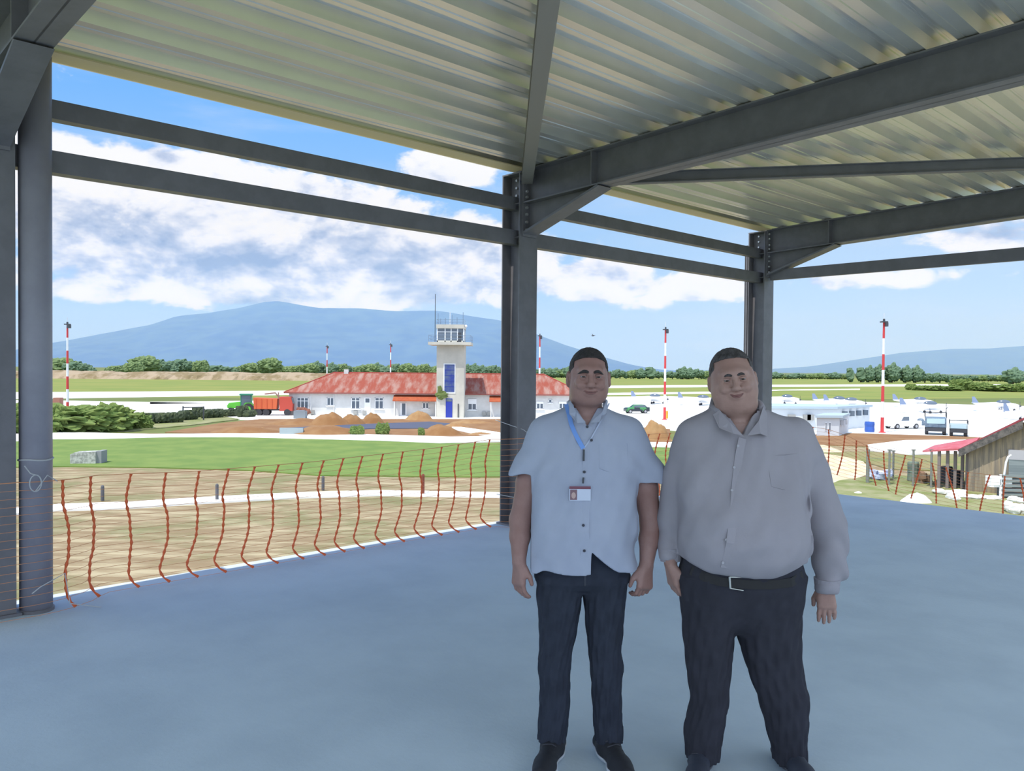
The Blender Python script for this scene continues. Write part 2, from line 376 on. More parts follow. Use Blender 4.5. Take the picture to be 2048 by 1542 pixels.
patch('runway', P((-700, 786), (100, 784), (560, 781.5), (1100, 773.5), (1230, 771), (1700, 768.8), (2300, 768), (2300, 772.2), (1700, 773), (1420, 774), (1220, 776), (560, 790), (100, 797), (-700, 806)), pale, .06)
patch('taxiway', P((1210, 786), (1440, 783), (1560, 779), (1720, 777.5), (1720, 779.5), (1560, 781), (1440, 787), (1210, 790)), pale, .06)
patch('taxiway', P((300, 803.5), (440, 802), (570, 801), (570, 804), (440, 806), (300, 808)), pale, .06)
patch('apron', P((-700, 812), (60, 800), (180, 802), (420, 806), (1100, 795), (1330, 792), (1420, 795), (1500, 799), (1560, 800), (1780, 805), (2048, 812), (2500, 826), (2500, 905), (2048, 880), (1900, 874), (1560, 874), (1300, 858), (1220, 852), (1000, 850), (420, 838), (60, 850), (-700, 900)), pale, .06)
patch('earthworks', P((330, 864), (440, 846), (520, 838), (640, 838), (1000, 838), (1200, 850), (1340, 858), (1340, 888), (1000, 880), (700, 874), (480, 870)), brown, .09)
patch('lawn', P((-700, 905), (100, 878), (470, 872), (700, 878), (900, 886), (1200, 886), (1350, 896), (1350, 935), (1200, 952), (950, 953), (640, 950), (500, 940), (300, 934), (100, 932), (-700, 950)), lawn, .10)
patch('grass_verge', P((-400, 880), (60, 862), (250, 862), (380, 850), (480, 838), (420, 828), (240, 824), (60, 806), (-400, 850)), weeds, .11)
patch('footpath', P((-400, 890), (100, 864), (190, 865), (300, 868), (480, 866), (620, 866), (760, 869), (900, 873), (1000, 872), (1250, 884), (1350, 884), (1350, 894), (1250, 894), (1000, 882), (880, 886), (760, 881), (600, 877), (480, 874), (340, 874), (180, 878), (100, 878), (-400, 910)), pale, .13)
patch('concrete_kerb', P((-500, 1060), (100, 1008), (250, 1003), (400, 994), (600, 984), (760, 980), (990, 984), (1100, 989), (1300, 997), (1300, 1007), (1100, 999), (990, 993), (760, 989), (600, 994), (400, 1005), (250, 1015), (100, 1020), (-500, 1080)), pale, .12)
patch('concrete_apron', P((903, 851), (990, 863), (1040, 872), (1000, 876), (950, 868), (905, 858)), pale, .15)
patch('sand_track', P((1500, 866), (1600, 876), (1660, 893), (1720, 915), (1745, 945), (1700, 962), (1640, 975), (1560, 985), (1400, 960)), sand, .09)
patch('dry_verge', P((1540, 872), (1700, 866), (1900, 872), (2200, 884), (2200, 894), (1930, 890), (1740, 892), (1600, 888)), brown, .10)
patch('pale_yard', P((1735, 889), (1810, 880), (1930, 879), (2200, 888), (2200, 912), (1900, 906), (1820, 908), (1740, 900)), pale, .12)
patch('weedy_ground', P((1560, 1010), (1680, 960), (1760, 950), (2000, 955), (2400, 985), (2400, 1120), (1560, 1120)), weeds, .10)
patch('dry_grass_yard', P((1640, 905), (1740, 903), (1830, 911), (2048, 914), (2048, 945), (1780, 938), (1700, 915)), mat('yard_grass', dk(166, 172, 98), .95, c2=dk(196, 176, 120), sc=.4, amt=.9), .10)
patch('tarpaulin_ground', P((560, 856), (720, 848), (860, 843), (905, 847), (900, 856), (740, 857), (640, 862), (565, 863)), mat('slate_membrane', dk(112, 118, 138), .6), .16)
# low earth bank beyond the runway
mb = MB(); xs = np.linspace(-400, -70, 140); rnd = random.Random(3)
hs = [4.2 + 1.1 * mn.noise(Vector((x * .05, 0, 1))) + .5 * rnd.random() for x in xs]
for k, (x, h) in enumerate(zip(xs, hs)):
    h *= min(1, (-70 - x) / 40 + .05)
    mb.v += [(x, 474 + rnd.uniform(-1, 1), GZ), (x, 477 + rnd.uniform(-1, 1), GZ + h * .6), (x, 482, GZ + h), (x, 492, GZ + h), (x, 500, GZ)]
for k in range(len(xs) - 1):
    for j in range(4): mb.f.append((k * 5 + j, (k + 1) * 5 + j, (k + 1) * 5 + j + 1, k * 5 + j + 1))
struct('earth_bank', mb, mat('bank_earth', dk(214, 190, 158), .95, c2=dk(168, 146, 104), sc=.12, amt=.9, stops=(.45, .6)))
# mountains
def ridge(name, pts, Y, depth, m, seed, rough=.08, kind='structure'):
    px = [p[0] for p in pts]; py = [p[1] for p in pts]
    nx, ny = 220, 26; mb = MB()
    for j in range(ny):
        t = j / (ny - 1)
        for i in range(nx):
            x = px[0] + (px[-1] - px[0]) * i / (nx - 1)
            top = aty(x, np.interp(x, px, py), Y)
            h = max(top[2] - GZ, 1.)
            yy = Y - depth * (1 - t) if t <= 1 else Y
            q = Vector((top[0] / 900, yy / 900, seed))
            fall = t ** 1.25
            gully = mn.fractal(q * Vector((1.7, .8, 1)), .9, 2.1, 5)
            hh = h * fall * (1 + rough * gully * (4 * (1 - t) + .15)) * (1 if t > 0 else 0)
            mb.v.append((top[0] * (yy / Y) ** .35, yy, GZ + max(hh, 0)))
    for j in range(ny - 1):
        for i in range(nx - 1): a = j * nx + i; mb.f.append((a, a + 1, a + nx + 1, a + nx))
    b = len(mb.v)
    for i in range(nx): x, y, z = mb.v[(ny - 1) * nx + i]; mb.v.append((x, y + depth, GZ))
    for i in range(nx - 1): a = (ny - 1) * nx + i; mb.f.append((a, a + 1, b + i + 1, b + i))
    return tag(obj(name, mb, m, smooth=True), kind=kind)
hazy_forest = mat('hazy_forest_slope', (.07, .145, .30), .95, c2=(.10, .185, .31), sc=.004, amt=.8, stops=(.4, .62))  # haze blue is put into the slope colour, besides the haze volume
ridge('mountain', [(-700, 735), (-300, 728), (0, 708), (100, 688), (200, 668), (300, 650), (350, 633), (420, 626), (480, 615), (530, 603), (556, 602), (590, 609), (640, 616), (720, 617), (800, 622), (870, 622), (930, 630), (1000, 640), (1073, 668), (1130, 690), (1200, 712), (1250, 726), (1300, 738), (1420, 745)], 9000, 3200, hazy_forest, 2., .09)
ridge('mountain', [(1300, 742), (1540, 738), (1620, 733), (1700, 721), (1800, 706), (1900, 698), (1980, 697), (2048, 692), (2200, 690), (2400, 705), (2700, 735)], 12000, 2600, hazy_forest, 5., .05)
# haze: a real thin scattering layer over the plain
hz = bpy.data.materials.new('haze'); hz.use_nodes = True; t = NT(hz.node_tree); t.n.clear()
o_ = t.new('ShaderNodeOutputMaterial'); vs_ = t.new('ShaderNodeVolumeScatter'); t.l.new(vs_.outputs[0], o_.inputs['Volume'])
vs_.inputs['Color'].default_value = (.32, .56, 1.0, 1); vs_.inputs['Density'].default_value = 1.35e-4; vs_.inputs['Anisotropy'].default_value = 0.0
hm = MB().box(-14000, 14000, 2500, 12600, GZ + 1, 850)
struct('haze', hm, hz)
# ================================================================== buildings
render_w = mat('white_render', rgb(206, 206, 204), .85, c2=rgb(186, 186, 184), sc=.5, amt=.7)
tile = mat('roof_tiles', dk(196, 96, 72, .48), .85, c2=dk(216, 176, 160), sc=.7, amt=.9, stretch=(1.6, .5, .25), stops=(.4, .7))
tile2 = mat('awning_tiles', dk(226, 120, 70), .85, c2=dk(210, 96, 60), sc=2, amt=.8)
glass = mat('window_glass', (.10, .13, .17), .15, 0, spec=.8)
frame_w = mat('white_frame', rgb(228, 230, 232), .5)
darkm = mat('dark_metal', (.05, .055, .065), .5)
blue = mat('blue_paint', rgb(36, 54, 150), .5)
YW = 128.
def wx(px, y=800, Y=YW): return float(aty(px, y, Y)[0])
def wz(py, px=800, Y=YW): return float(aty(px, py, Y)[2])
tb = thing('terminal_building', 'long low white building with weathered red hipped tile roof, behind the earth heaps', 'building', (wx(578), YW, GZ))
X0 = wx(578); TX1 = wx(1165) - X0; EH = 3.75
def rel(px): return wx(px) - X0
wl = MB().box(0, TX1, 0, 10.5, 0, EH); obj('wall', wl, render_w, tb)
rf = MB(); o = .65; rh = 6.75 ; rx0, rx1 = 5.9, TX1 - 5.9
A, B, C_, D_ = (-o, -o, EH - .1), (TX1 + o, -o, EH - .1), (TX1 + o, 10.5 + o, EH - .1), (-o, 10.5 + o, EH - .1)
R0, R1 = (rx0, 5.25, rh), (rx1, 5.25, rh)
rf.add([A, B, C_, D_, R0, R1], [(0, 1, 5, 4), (1, 2, 5), (2, 3, 4, 5), (3, 0, 4), (3, 2, 1, 0)])
r_ = obj('roof', rf, tile, tb)
obj('ridge_cap', MB().tube([R0, R1], .12, 8).tube([A, R0], .10, 6).tube([B, R1], .10, 6), mat('ridge_tiles', dk(205, 90, 78), .8), r_)
obj('fascia', MB().box(-o, TX1 + o, -o - .05, -o, EH - .28, EH - .08), mat('fascia', dk(186, 110, 100), .7), tb)
obj('chimney', MB().box(7.6, 8.3, 4.9, 5.5, 6.4, 7.3), render_w, tb)
def window(px0, px1, py0, py1, panes=2, transom=False, shutter=0.):
    x0, x1 = rel(px0), rel(px1); z1, z0 = wz(py0, px0) - GZ, wz(py1, px0) - GZ
    w_ = obj('window', MB().box(x0, x1, -.06, .02, z0, z0 + .09).box(x0, x1, -.06, .02, z1 - .09, z1).box(x0, x0 + .09, -.06, .02, z0, z1).box(x1 - .09, x1, -.06, .02, z0, z1), frame_w, tb)
    d = (x1 - x0) / panes
    for k in range(1, panes): obj('mullion', MB().box(x0 + d * k - .06, x0 + d * k + .06, -.065, .02, z0, z1), frame_w, w_)
    zs = z1 - (z1 - z0) * .28
    if transom: obj('transom', MB().box(x0, x1, -.063, .02, zs - .05, zs + .05), frame_w, w_)
    if shutter: obj('shutter', MB().box(x0, x1, -.10, -.03, z1 - (z1 - z0) * shutter, z1), frame_w, w_)
    obj('pane', MB().box(x0 + .05, x1 - .05, -.035, -.01, z0 + .05, z1 - .05), glass, w_)
    obj('sill', MB().box(x0 - .15, x1 + .15, -.16, 0, z0 - .12, z0), frame_w, w_)
window(594, 617, 795, 819, 3, True); window(654, 668, 795, 811, 2); window(703, 720, 795, 818, 2, True); window(750, 767, 795, 818, 2, True)
window(845, 858, 805, 817, 2); window(936, 953, 798, 820, 2, False, .45); window(1073, 1087, 803, 818, 2, False, .3); window(1097, 1104, 798, 806, 1); window(1118, 1132, 803, 818, 2, False, .3)
dr = obj('door', MB().box(rel(729), rel(741), -.05, .02, 0.1, wz(795, 735) - GZ), frame_w, tb); obj('pane', MB().box(rel(731), rel(739), -.07, -.04, wz(805, 735) - GZ, wz(797, 735) - GZ), glass, dr)
dr = obj('door', MB().box(rel(801), rel(813), -.05, .02, 0.05, wz(806, 805) - GZ), frame_w, tb); obj('pane', MB().box(rel(804), rel(811), -.07, -.04, .2, wz(807, 805) - GZ), glass, dr)
for a, b in ((788, 876), (979, 1006)):
    x0, x1 = rel(a), rel(b)
    aw = obj('awning', MB().prism([(-.05, 3.35), (-1.6, 2.55), (-1.6, 2.42), (-.05, 3.1)], 'x', x0, x1), tile2, tb)
    for x in (x0 + .2, x1 - .3): obj('post', MB().box(x, x + .12, -1.45, -1.33, 0, 2.5), frame_w, aw)
for x in (rel(622), rel(668), rel(790)): obj('downpipe', MB().cyl((x, -.08, 0), (x, -.08, EH - .1), .05, 6), frame_w, tb)
for px in (622, 708, 726, 965, 975):
    obj('wall_unit', MB().box(rel(px), rel(px) + .55, -.4, -.02, .25, .85), mat('unit_grey', rgb(150, 150, 146), .6), tb)
# ---- control tower
TY = 124.5
def tX(px, y=760): return float(aty(px, y, TY)[0])
def tZ(py): return float(aty(900, py, TY)[2]) - GZ
ct = thing('control_tower', 'white control tower with railed balcony, glass cab and tall blue window strip', 'tower', (tX(900), TY, GZ))
tx = lambda px: tX(px) - tX(900)
plast = mat('tower_render', rgb(198, 194, 182), .85, c2=rgb(178, 176, 166), sc=.35, amt=.8)
obj('shaft', MB().box(tx(873), tx(928), 0, 4.6, 0, tZ(690)), plast, ct)
obj('balcony', MB().box(tx(857), tx(942), -1.1, 5.7, tZ(690), tZ(684.5)), plast, ct)
obj('cab', MB().box(tx(873), tx(927), 0, 4.4, tZ(684.5), tZ(681)), plast, ct)
zc0, zc1 = tZ(680), tZ(657)
cabw = MB()
for px in (873, 888.5, 900.5, 913.5, 925.5): cabw.box(tx(px), tx(px) + .16, 0, .16, tZ(684.5), zc1)
for y in (1.4, 2.8, 4.24): cabw.box(tx(873), tx(873) + .16, y, y + .16, tZ(684.5), zc1).box(tx(927) - .16, tx(927), y, y + .16, tZ(684.5), zc1)
obj('cab_frame', cabw, frame_w, ct)
obj('cab_roof', MB().box(tx(872), tx(928), -.15, 4.6, zc1, tZ(649)), plast, ct)
obj('cab_glass', MB().box(tx(874), tx(926), .06, 4.3, tZ(681), zc1), glass, ct)
obj('cab_transom', MB().box(tx(874), tx(914), .02, .1, tZ(664.5), tZ(663)), frame_w, ct)
obj('cab_door', MB().box(tx(915), tx(922), -.03, .02, tZ(684), tZ(665)), darkm, ct)
bw = obj('window', MB().box(tx(887), tx(911), -.07, .0, tZ(787), tZ(727)), frame_w, ct)
obj('pane', MB().box(tx(889), tx(909), -.1, -.05, tZ(784), tZ(729)), mat('blue_glass', rgb(46, 62, 138), .25, c2=rgb(84, 98, 128), sc=1.2, amt=.9), bw)
for k in range(1, 5): z = tZ(784) + (tZ(729) - tZ(784)) * k / 5; obj('bar', MB().box(tx(889), tx(909), -.12, -.09, z - .04, z + .04), blue, bw)
bd = obj('door', MB().box(tx(892), tx(905), -.08, 0, 0, tZ(797)), blue, ct); obj('fanlight', MB().box(tx(893), tx(904), -.1, -.07, tZ(803), tZ(798)), glass, bd)
obj('side_pipe', MB().cyl((tx(917), -.1, 0), (tx(917), -.1, 2.2), .09, 6), darkm, ct)
rl = MB()
bx0, bx1, by0, by1, bz = tx(857) + .1, tx(942) - .1, -1.0, 5.6, tZ(684.5)
for z in (.5, 1.05): rl.tube([(bx0, by0, bz + z), (bx1, by0, bz + z), (bx1, by1, bz + z), (bx0, by1, bz + z), (bx0, by0, bz + z)], .025, 5)
obj('railing', rl, mat('rail_grey', rgb(120, 140, 165), .5), ct)
for x, y in [(bx0, by0), (bx0 + 1.1, by0), (bx1 - 1.1, by0), (bx1, by0), (bx0, by1), (bx1, by1), (bx0, 2.3), (bx1, 2.3)]:
    obj('post', MB().cyl((x, y, bz), (x, y, bz + 1.08), .035, 5), MT['rail_grey'], ct)
r2 = MB(); tz = tZ(649); a, b = tx(873), tx(927)
for z in (.35, .75): r2.tube([(a, 0, tz + z), (b, 0, tz + z), (b, 4.4, tz + z), (a, 4.4, tz + z), (a, 0, tz + z)], .03, 5)
obj('roof_railing', r2, MT['rail_grey'], ct)
for px, h in ((875, 1.7), (880, .9), (890, 1.0), (899, 1.9), (903, 1.5), (913, 1.1), (925, 1.9)):
    obj('antenna', MB().cyl((tx(px), .2, tz), (tx(px), .2, tz + h), .05, 5), MT['rail_grey'] if px != 899 else frame_w, ct)
obj('mast_antenna', MB().cyl((tx(869), .3, tZ(690)), (tx(869), .3, tZ(588)), .05, 5), darkm, ct)
ll = obj('lamp_head', MB().ball((tx(931), .2, tZ(652)), .22, 8, 6), frame_w, ct)
obj('ivy', MB().ball((tx(884), -.15, tZ(790)), (.9, .25, .6), 14, 10, .5, 3, 2).ball((tx(880), -.15, tZ(781)), (.4, .2, .7), 10, 8, .5, 3, 4), mat('ivy_green', dk(130, 150, 80), .9), ct)
# ---- banded masts
red = mat('mast_red', rgb(196, 58, 60), .6); white = mat('mast_white', rgb(222, 224, 230), .6)
bandm = [obj_ for obj_ in ()]
def mast(loc, label, h=13.7):
    t_ = thing('lighting_mast', label, 'mast', loc, 0, 'red and white banded masts')
    for k in range(7):
        z0, z1 = h * k / 7, h * (k + 1) / 7; q = .21 - .012 * k
        obj('band', MB().cyl((0, 0, z0), (0, 0, z1), q, 12, q - .012), red if k % 2 == 0 else white, t_)
    obj('lamp_head', MB().box(-.38, .38, -.3, .3, h, h + .16).box(.05, .42, -.3, .3, h - .5, h).box(-.1, .1, -.1, .1, h + .16, h + .45), darkm, t_)
    obj('aerial', MB().cyl((0, 0, h + .3), (0, 0, h + 1.15), .05, 5), mat('aerial_grey', rgb(200, 205, 215), .5), t_)
    obj('collar', MB().lathe([(.42, 0), (.42, .12), (.25, .2)], 10), red, t_)
    return t_
def mloc(px, Y): q = aty(px, 760, Y); return (q[0], Y, GZ)
m0 = mast(mloc(135, 124), 'red and white mast far left, rising above the green bushes')
for px, Y, lab in ((654, 236, 'small red and white mast above the left end of the tiled roof'), (781, 214, 'small red and white mast above the roof just left of the tower'),
                   (1079, 151, 'red and white mast just right of the middle column'), (1330, 124, 'tall red and white mast standing between the two men'),
                   (1766, 101, 'tallest red and white mast, on the right by the blue barrel')):
    dup(m0, mloc(px, Y), label=lab)
# ================================================================== vegetation
def leafmat(name, a, b): return mat(name, a, .95, c2=b, sc=1.1, amt=.9, bump=1., bsc=3)
lm = [leafmat('hazy_foliage_deep', dk(104, 134, 108, .6), dk(130, 156, 116, .6)), leafmat('hazy_foliage_mid', dk(120, 146, 96, .6), dk(150, 170, 108, .6))]  # greens lifted and blued so the leaf colour carries distance haze
def tree_proto(kind, seed, mi):
    t_ = thing('tree', 'x', 'tree', (0, 0, -500))
    rr = random.Random(seed); mb = MB()
    if kind == 0:
        mb.ball((0, 0, 5.2), (3.6, 3.6, 4.4), 30, 20, .4, 2.2, seed)
        for k in range(7): a = rr.uniform(0, 6.3); mb.ball((2.5 * math.cos(a), 2.5 * math.sin(a), rr.uniform(3, 7.4)), rr.uniform(1.4, 2.3), 18, 12, .5, 2.6, seed + k)
    elif kind == 1:
        for k in range(9): a = rr.uniform(0, 6.3); q = rr.uniform(0, 4.5); mb.ball((q * math.cos(a), q * .5 * math.sin(a), rr.uniform(2.4, 5.0)), rr.uniform(1.8, 2.8), 18, 12, .5, 2.6, seed + k)
    else:
        mb.ball((0, 0, 5.6), (2.0, 2.0, 4.8), 14, 14, .35, 1.8, seed)
        for k in range(4): mb.ball((rr.uniform(-1, 1), rr.uniform(-1, 1), rr.uniform(3, 9)), rr.uniform(1.0, 1.7), 10, 8, .4, 2, seed + k)
    obj('crown', mb, lm[mi], t_); obj('trunk', MB().cyl((0, 0, 0), (0, 0, 4), .4, 6, .25), mat('bark', dk(120, 100, 80), .9), t_)
    return t_
protos = [tree_proto(0, 1, 0), tree_proto(1, 2, 0), tree_proto(2, 3, 0), tree_proto(0, 5, 1), tree_proto(1, 6, 1)]
used = set()
ORD = ['leftmost', 'second', 'third', 'fourth', 'fifth', 'sixth', 'seventh', 'eighth', 'ninth', 'tenth', 'eleventh', 'twelfth', 'thirteenth', 'fourteenth', 'fifteenth', 'sixteenth', 'seventeenth', 'eighteenth', 'nineteenth', 'twentieth', 'twenty-first', 'twenty-second', 'twenty-third', 'twenty-fourth', 'twenty-fifth', 'twenty-sixth', 'twenty-seventh', 'twenty-eighth', 'twenty-ninth', 'thirtieth']
cnt = {}
def put_tree(k, px, top, Y, wpx, label, group):
    if group not in ('lone big tree',):
        i_ = cnt.get(group, 0); cnt[group] = i_ + 1; label = label + (', leftmost of them' if i_ == 0 else ', %s of them from the left' % ORD[i_])
    base = protos[k]; h = [9.8, 7.4, 10.6, 9.8, 7.4][k]; wd = [8, 11, 5, 8, 11][k]
    zt = aty(px, top, Y)[2] - GZ; sz = max(zt, 1.5) / h; sx = wpx * Y / F_PX / wd
    loc = (aty(px, 745, Y)[0], Y, GZ); sc_ = (sx, (sx + sz) / 2, sz)
    if k not in used:
        used.add(k); base.location = loc; base.scale = sc_; base['label'] = label; base['group'] = group
    else: dup(base, loc, label=label, group=group, scale=sc_)
rt = random.Random(11)
G1 = 'trees beyond the earth bank on the left'; G2 = 'tree line behind the terminal roof'; G3 = 'tree line between and right of the men'
for k, px, top, Y, wp in ((3, 115, 716, 620, 70), (1, 160, 722, 600, 60), (4, 225, 730, 640, 40), (4, 262, 722, 620, 50), (3, 287, 712, 640, 56), (1, 325, 718, 700, 60), (1, 370, 717, 720, 60), (4, 395, 719, 720, 44), (1, 442, 730, 800, 70), (4, 480, 731, 820, 60), (3, 500, 726, 800, 36), (3, 538, 716, 760, 44), (4, 566, 731, 820, 60)):
    put_tree(k, px, top, Y, wp, 'far tree beyond the earth bank', G1)
for i, px in enumerate(range(588, 1000, 15)):
    top = {590: 728, 627: 722}.get(px, rt.uniform(726, 735))
    put_tree(rt.choice((0, 1, 3, 4)), px, 724 if i == 3 else top, 800 + rt.uniform(-60, 60), rt.uniform(24, 44), 'small far tree above the terminal roof', G2)
for px in range(1084, 1140, 13): put_tree(rt.choice((0, 3)), px, rt.uniform(730, 740), 800, 34, 'small far tree right of the middle column', 'trees right of the middle column')
for px, top, k in ((1222, 742, 1), (1240, 738, 1), (1262, 739, 4), (1280, 738, 0), (1300, 734, 2), (1318, 742, 1), (1345, 742, 1), (1366, 735, 0), (1378, 737, 0), (1398, 737, 1), (1412, 740, 4)):
    put_tree(k, px, top, 760, 30, 'far tree between the two men', 'trees between the men')
for px in range(1548, 1700, 17): put_tree(rt.choice((0, 1, 4)), px, rt.uniform(744, 750), 900, 36, 'low far tree right of the corner column', 'tree line right of the corner column')
for px, top, wp, k in ((1700, 736, 20, 2), (1722, 735, 26, 2), (1738, 733, 26, 0), (1757, 731, 26, 0), (1784, 728, 34, 0), (1812, 733, 28, 0), (1832, 733, 28, 0), (1850, 743, 40, 1), (1880, 745, 40, 1)):
    put_tree(k, px, top, 640, wp, 'dark tree behind the tallest mast', 'tree clump behind the tallest mast')
for px in range(1905, 2048, 18): put_tree(rt.choice((1, 4)), px, rt.uniform(748, 752), 800, 40, 'low far tree near the right edge', 'tree line at the right edge')
put_tree(0, 2026, 737, 620, 44, 'big rounded dark tree on the horizon at the right edge of the view', 'lone big tree')
# shrubs by the far runway, right
def shrub(px, base, wpx, hpx, label, m, name='bush', nz=.45, seed=1, group=None, cat='bush', flat=.6):
    q = atz(px, base); Y = q[1]; rx = wpx * Y / F_PX / 2; h = hpx * Y / F_PX
    mb = MB().ball((0, 0, h * .5), (rx, rx * flat, h * .55), 60, 36, nz, 3.2, seed)
    rr = random.Random(seed)
    for k in range(12):
        a = rr.uniform(0, 6.3); mb.ball((rx * .75 * math.cos(a), rx * .4 * flat * math.sin(a), h * rr.uniform(.3, .7)), (rx * .42, rx * .4 * flat, h * .42), 36, 24, .6, 3.5, seed + k)
    mb.v = [(x, y, max(z, -.05)) for x, y, z in mb.v]
    o = obj(name, mb, m, loc=(q[0], Y, GZ + .05)); return tag(o, label, cat, group)
sg = leafmat('shrub_green', dk(128, 158, 80), dk(160, 178, 96)); dkg = leafmat('hedge_green', dk(78, 92, 68), dk(104, 116, 76))
for i, (px, b, w_, h_) in enumerate(((1822, 780, 20, 10), (1850, 781, 44, 9), (1890, 782, 60, 9), (1922, 781, 40, 20), (1962, 782, 40, 14), (2000, 783, 70, 12), (2045, 784, 50, 14))):
    shrub(px, b, w_, h_, ['leftmost', 'second', 'third', 'fourth', 'fifth', 'sixth', 'seventh'][i] + ' from the left of the green shrubs beyond the aircraft' if i else 'leftmost of the green shrubs beyond the aircraft', sg, seed=20 + i, group='shrubs beyond the aircraft')
# left weeds mound and hedges
for i, (px, b, w_, h_, lab) in enumerate(((150, 862, 190, 48, 'broad rough green bush mound beside the left edge column'), (232, 860, 60, 34, 'green bush with a pointed top right of the broad bush mound'), (275, 858, 50, 28, 'lower ragged bush at the left end of the clipped hedge'), (60, 866, 120, 52, 'green bush half hidden behind the rainwater pipe'))):
    shrub(px, b, w_, h_, lab, sg, seed=40 + i, nz=.55)
hp = [((250, 851), (360, 846), 22, 'long dark clipped hedge on the left above the lawn'), ((364, 842), (388, 840), 20, 'dark cube of clipped hedge right of the long hedge'), ((390, 836), (402, 835), 20, 'narrow dark hedge block under the metal frame'), ((408, 838), (440, 836), 18, 'dark hedge block left of the green tractor'),
      ((452, 834), (470, 833), 14, 'small dark hedge block in front of the tractor bonnet'), ((478, 835), (490, 834), 22, 'narrow hedge block in front of the tractor cab'), ((492, 835), (505, 834), 13, 'small hedge block right of the tractor wheel')]
for i, (a, b, h, lab) in enumerate(hp):
    A_, B_ = atz(*a), atz(*b); L = B_ - A_; n_ = max(3, int(np.linalg.norm(L) / .8)); mb = MB(); hh = h * A_[1] / F_PX
    for k in range(n_ + 1):
        p_ = L * k / n_; mb.ball((p_[0], p_[1], hh * .5), (.62, .6, hh * .56), 12, 9, .35, 2.5, 60 + i * 9 + k)
    mb.v = [(x, y, min(max(z, -.05), hh)) for x, y, z in mb.v]
    tag(obj('clipped_hedge', mb, dkg, loc=(A_[0], A_[1], GZ + .1)), lab, 'hedge', 'clipped hedges by the apron')
for i, (px, b, w_, h_, lab) in enumerate(((713, 871, 26, 16, 'green weeds in the heaps in front of the white doorway'), (765, 870, 24, 20, 'round green bush on the edge of the earth heaps'), (843, 872, 12, 14, 'small green bush nearest the pale concrete wedge'))):
    shrub(px, b, w_, h_, lab, sg, seed=80 + i)
# ================================================================== earth heaps
def heap(px, base, wpx, hpx, label, m=brown, seed=1, flat=.7, name='earth_heap'):
    q = atz(px, base); Y = q[1] + .3; rx = wpx * Y / F_PX / 2; h = hpx * Y / F_PX; mb = MB(); N = 30
    for j in range(N + 1):
        for i in range(N + 1):
            x, y = -1 + 2 * i / N, -1 + 2 * j / N; r = min(1, math.hypot(x, y))
            z = h * (1 - r * r) ** 1.15 * (1 + .22 * mn.fractal(Vector((x * 2.4, y * 2.4, seed)), .8, 2.1, 6))
            mb.v.append((x * rx, y * rx * flat, max(z, 0) - .05))
    for j in range(N):
        for i in range(N): a = j * (N + 1) + i; mb.f.append((a, a + 1, a + N + 2, a + N + 1))
    return tag(obj(name, mb, m, loc=(q[0], Y + rx * flat * .6, GZ + .09), smooth=True), label, 'earth heap', None)
sandy = mat('heap_sand', dk(214, 172, 118), .95, c2=dk(196, 144, 92), sc=.6, amt=.8, bump=.8, bsc=4)
for i, (px, b, w_, h_, lab, mm) in enumerate((
    (655, 852, 90, 24, 'large brown earth heap in front of the small double window', brown), (700, 851, 60, 20, 'brown earth heap in front of the two-pane windows', brown), (742, 848, 50, 20, 'peaked brown earth heap in front of the white door', brown),
    (590, 851, 150, 11, 'long low brown earth ridge at the left end of the terminal', brown), (836, 842, 60, 18, 'rounded sandy heap under the long orange awning', sandy), (640, 871, 170, 16, 'wide reddish earth ridge behind the white footpath', brown),
    (480, 868, 150, 12, 'low reddish earth ridge left of the heaps, behind the lawn', brown), (880, 872, 90, 20, 'brown earth heap at the end of the slate coloured strip', brown), (910, 856, 60, 8, 'low sandy heap right of the slate coloured strip', sandy),
    (1312, 882, 70, 38, 'sandy brown earth heap seen between the two men', sandy), (940, 848, 90, 6, 'low sandy spread in front of the tower door', sandy), (960, 872, 60, 5, 'low pale earth ridge beside the middle column', sandy))):
    heap(px, b, w_, h_, lab, mm, seed=i)
heap(523, 866, 20, 9, 'small orange rock pile beside the footpath', sandy, 31, name='rock_pile')
heap(1844, 1011, 66, 20, 'white mound on the grass just beyond the slab edge', mat('white_lime', rgb(236, 236, 232), .9), 33, name='lime_heap')
heap(1722, 991, 20, 5, 'small white lump on the grass beyond the slab edge', MT['white_lime'], 35, name='lime_heap')
# ================================================================== small fixtures on the ground
def G(px, py): q = atz(px, py); return (q[0], q[1], GZ + .05)
def wpx(n, py, px=1000): return n * atz(px, py)[1] / F_PX
cb = MB(); L = wpx(48, 929, 170); Hh = wpx(25, 929, 170)
cb.box(0, L, 0, 1.0, 0, Hh); cb.box(L, L + .45, .35, 1.5, 0, Hh * 1.05)
cbo = thing('concrete_block', 'weathered white concrete block on the lawn, left', 'block', G(140, 930), .12)
obj('front_wall', MB().prism([(0, 0), (L, 0), (L, Hh), (L * .15, Hh * .93), (.12, Hh * .8), (0, Hh * .8)], 'y', 0, 1.1), mat('worn_concrete', rgb(190, 190, 182), .9, c2=rgb(120, 122, 116), sc=4, amt=.8), cbo)
obj('side_wall', MB().box(L, L + .35, .2, 1.4, 0, Hh * 1.02), mat('mid_concrete', rgb(140, 142, 144), .9), cbo)
pm = mat('post_dark', (.10, .10, .11), .7)
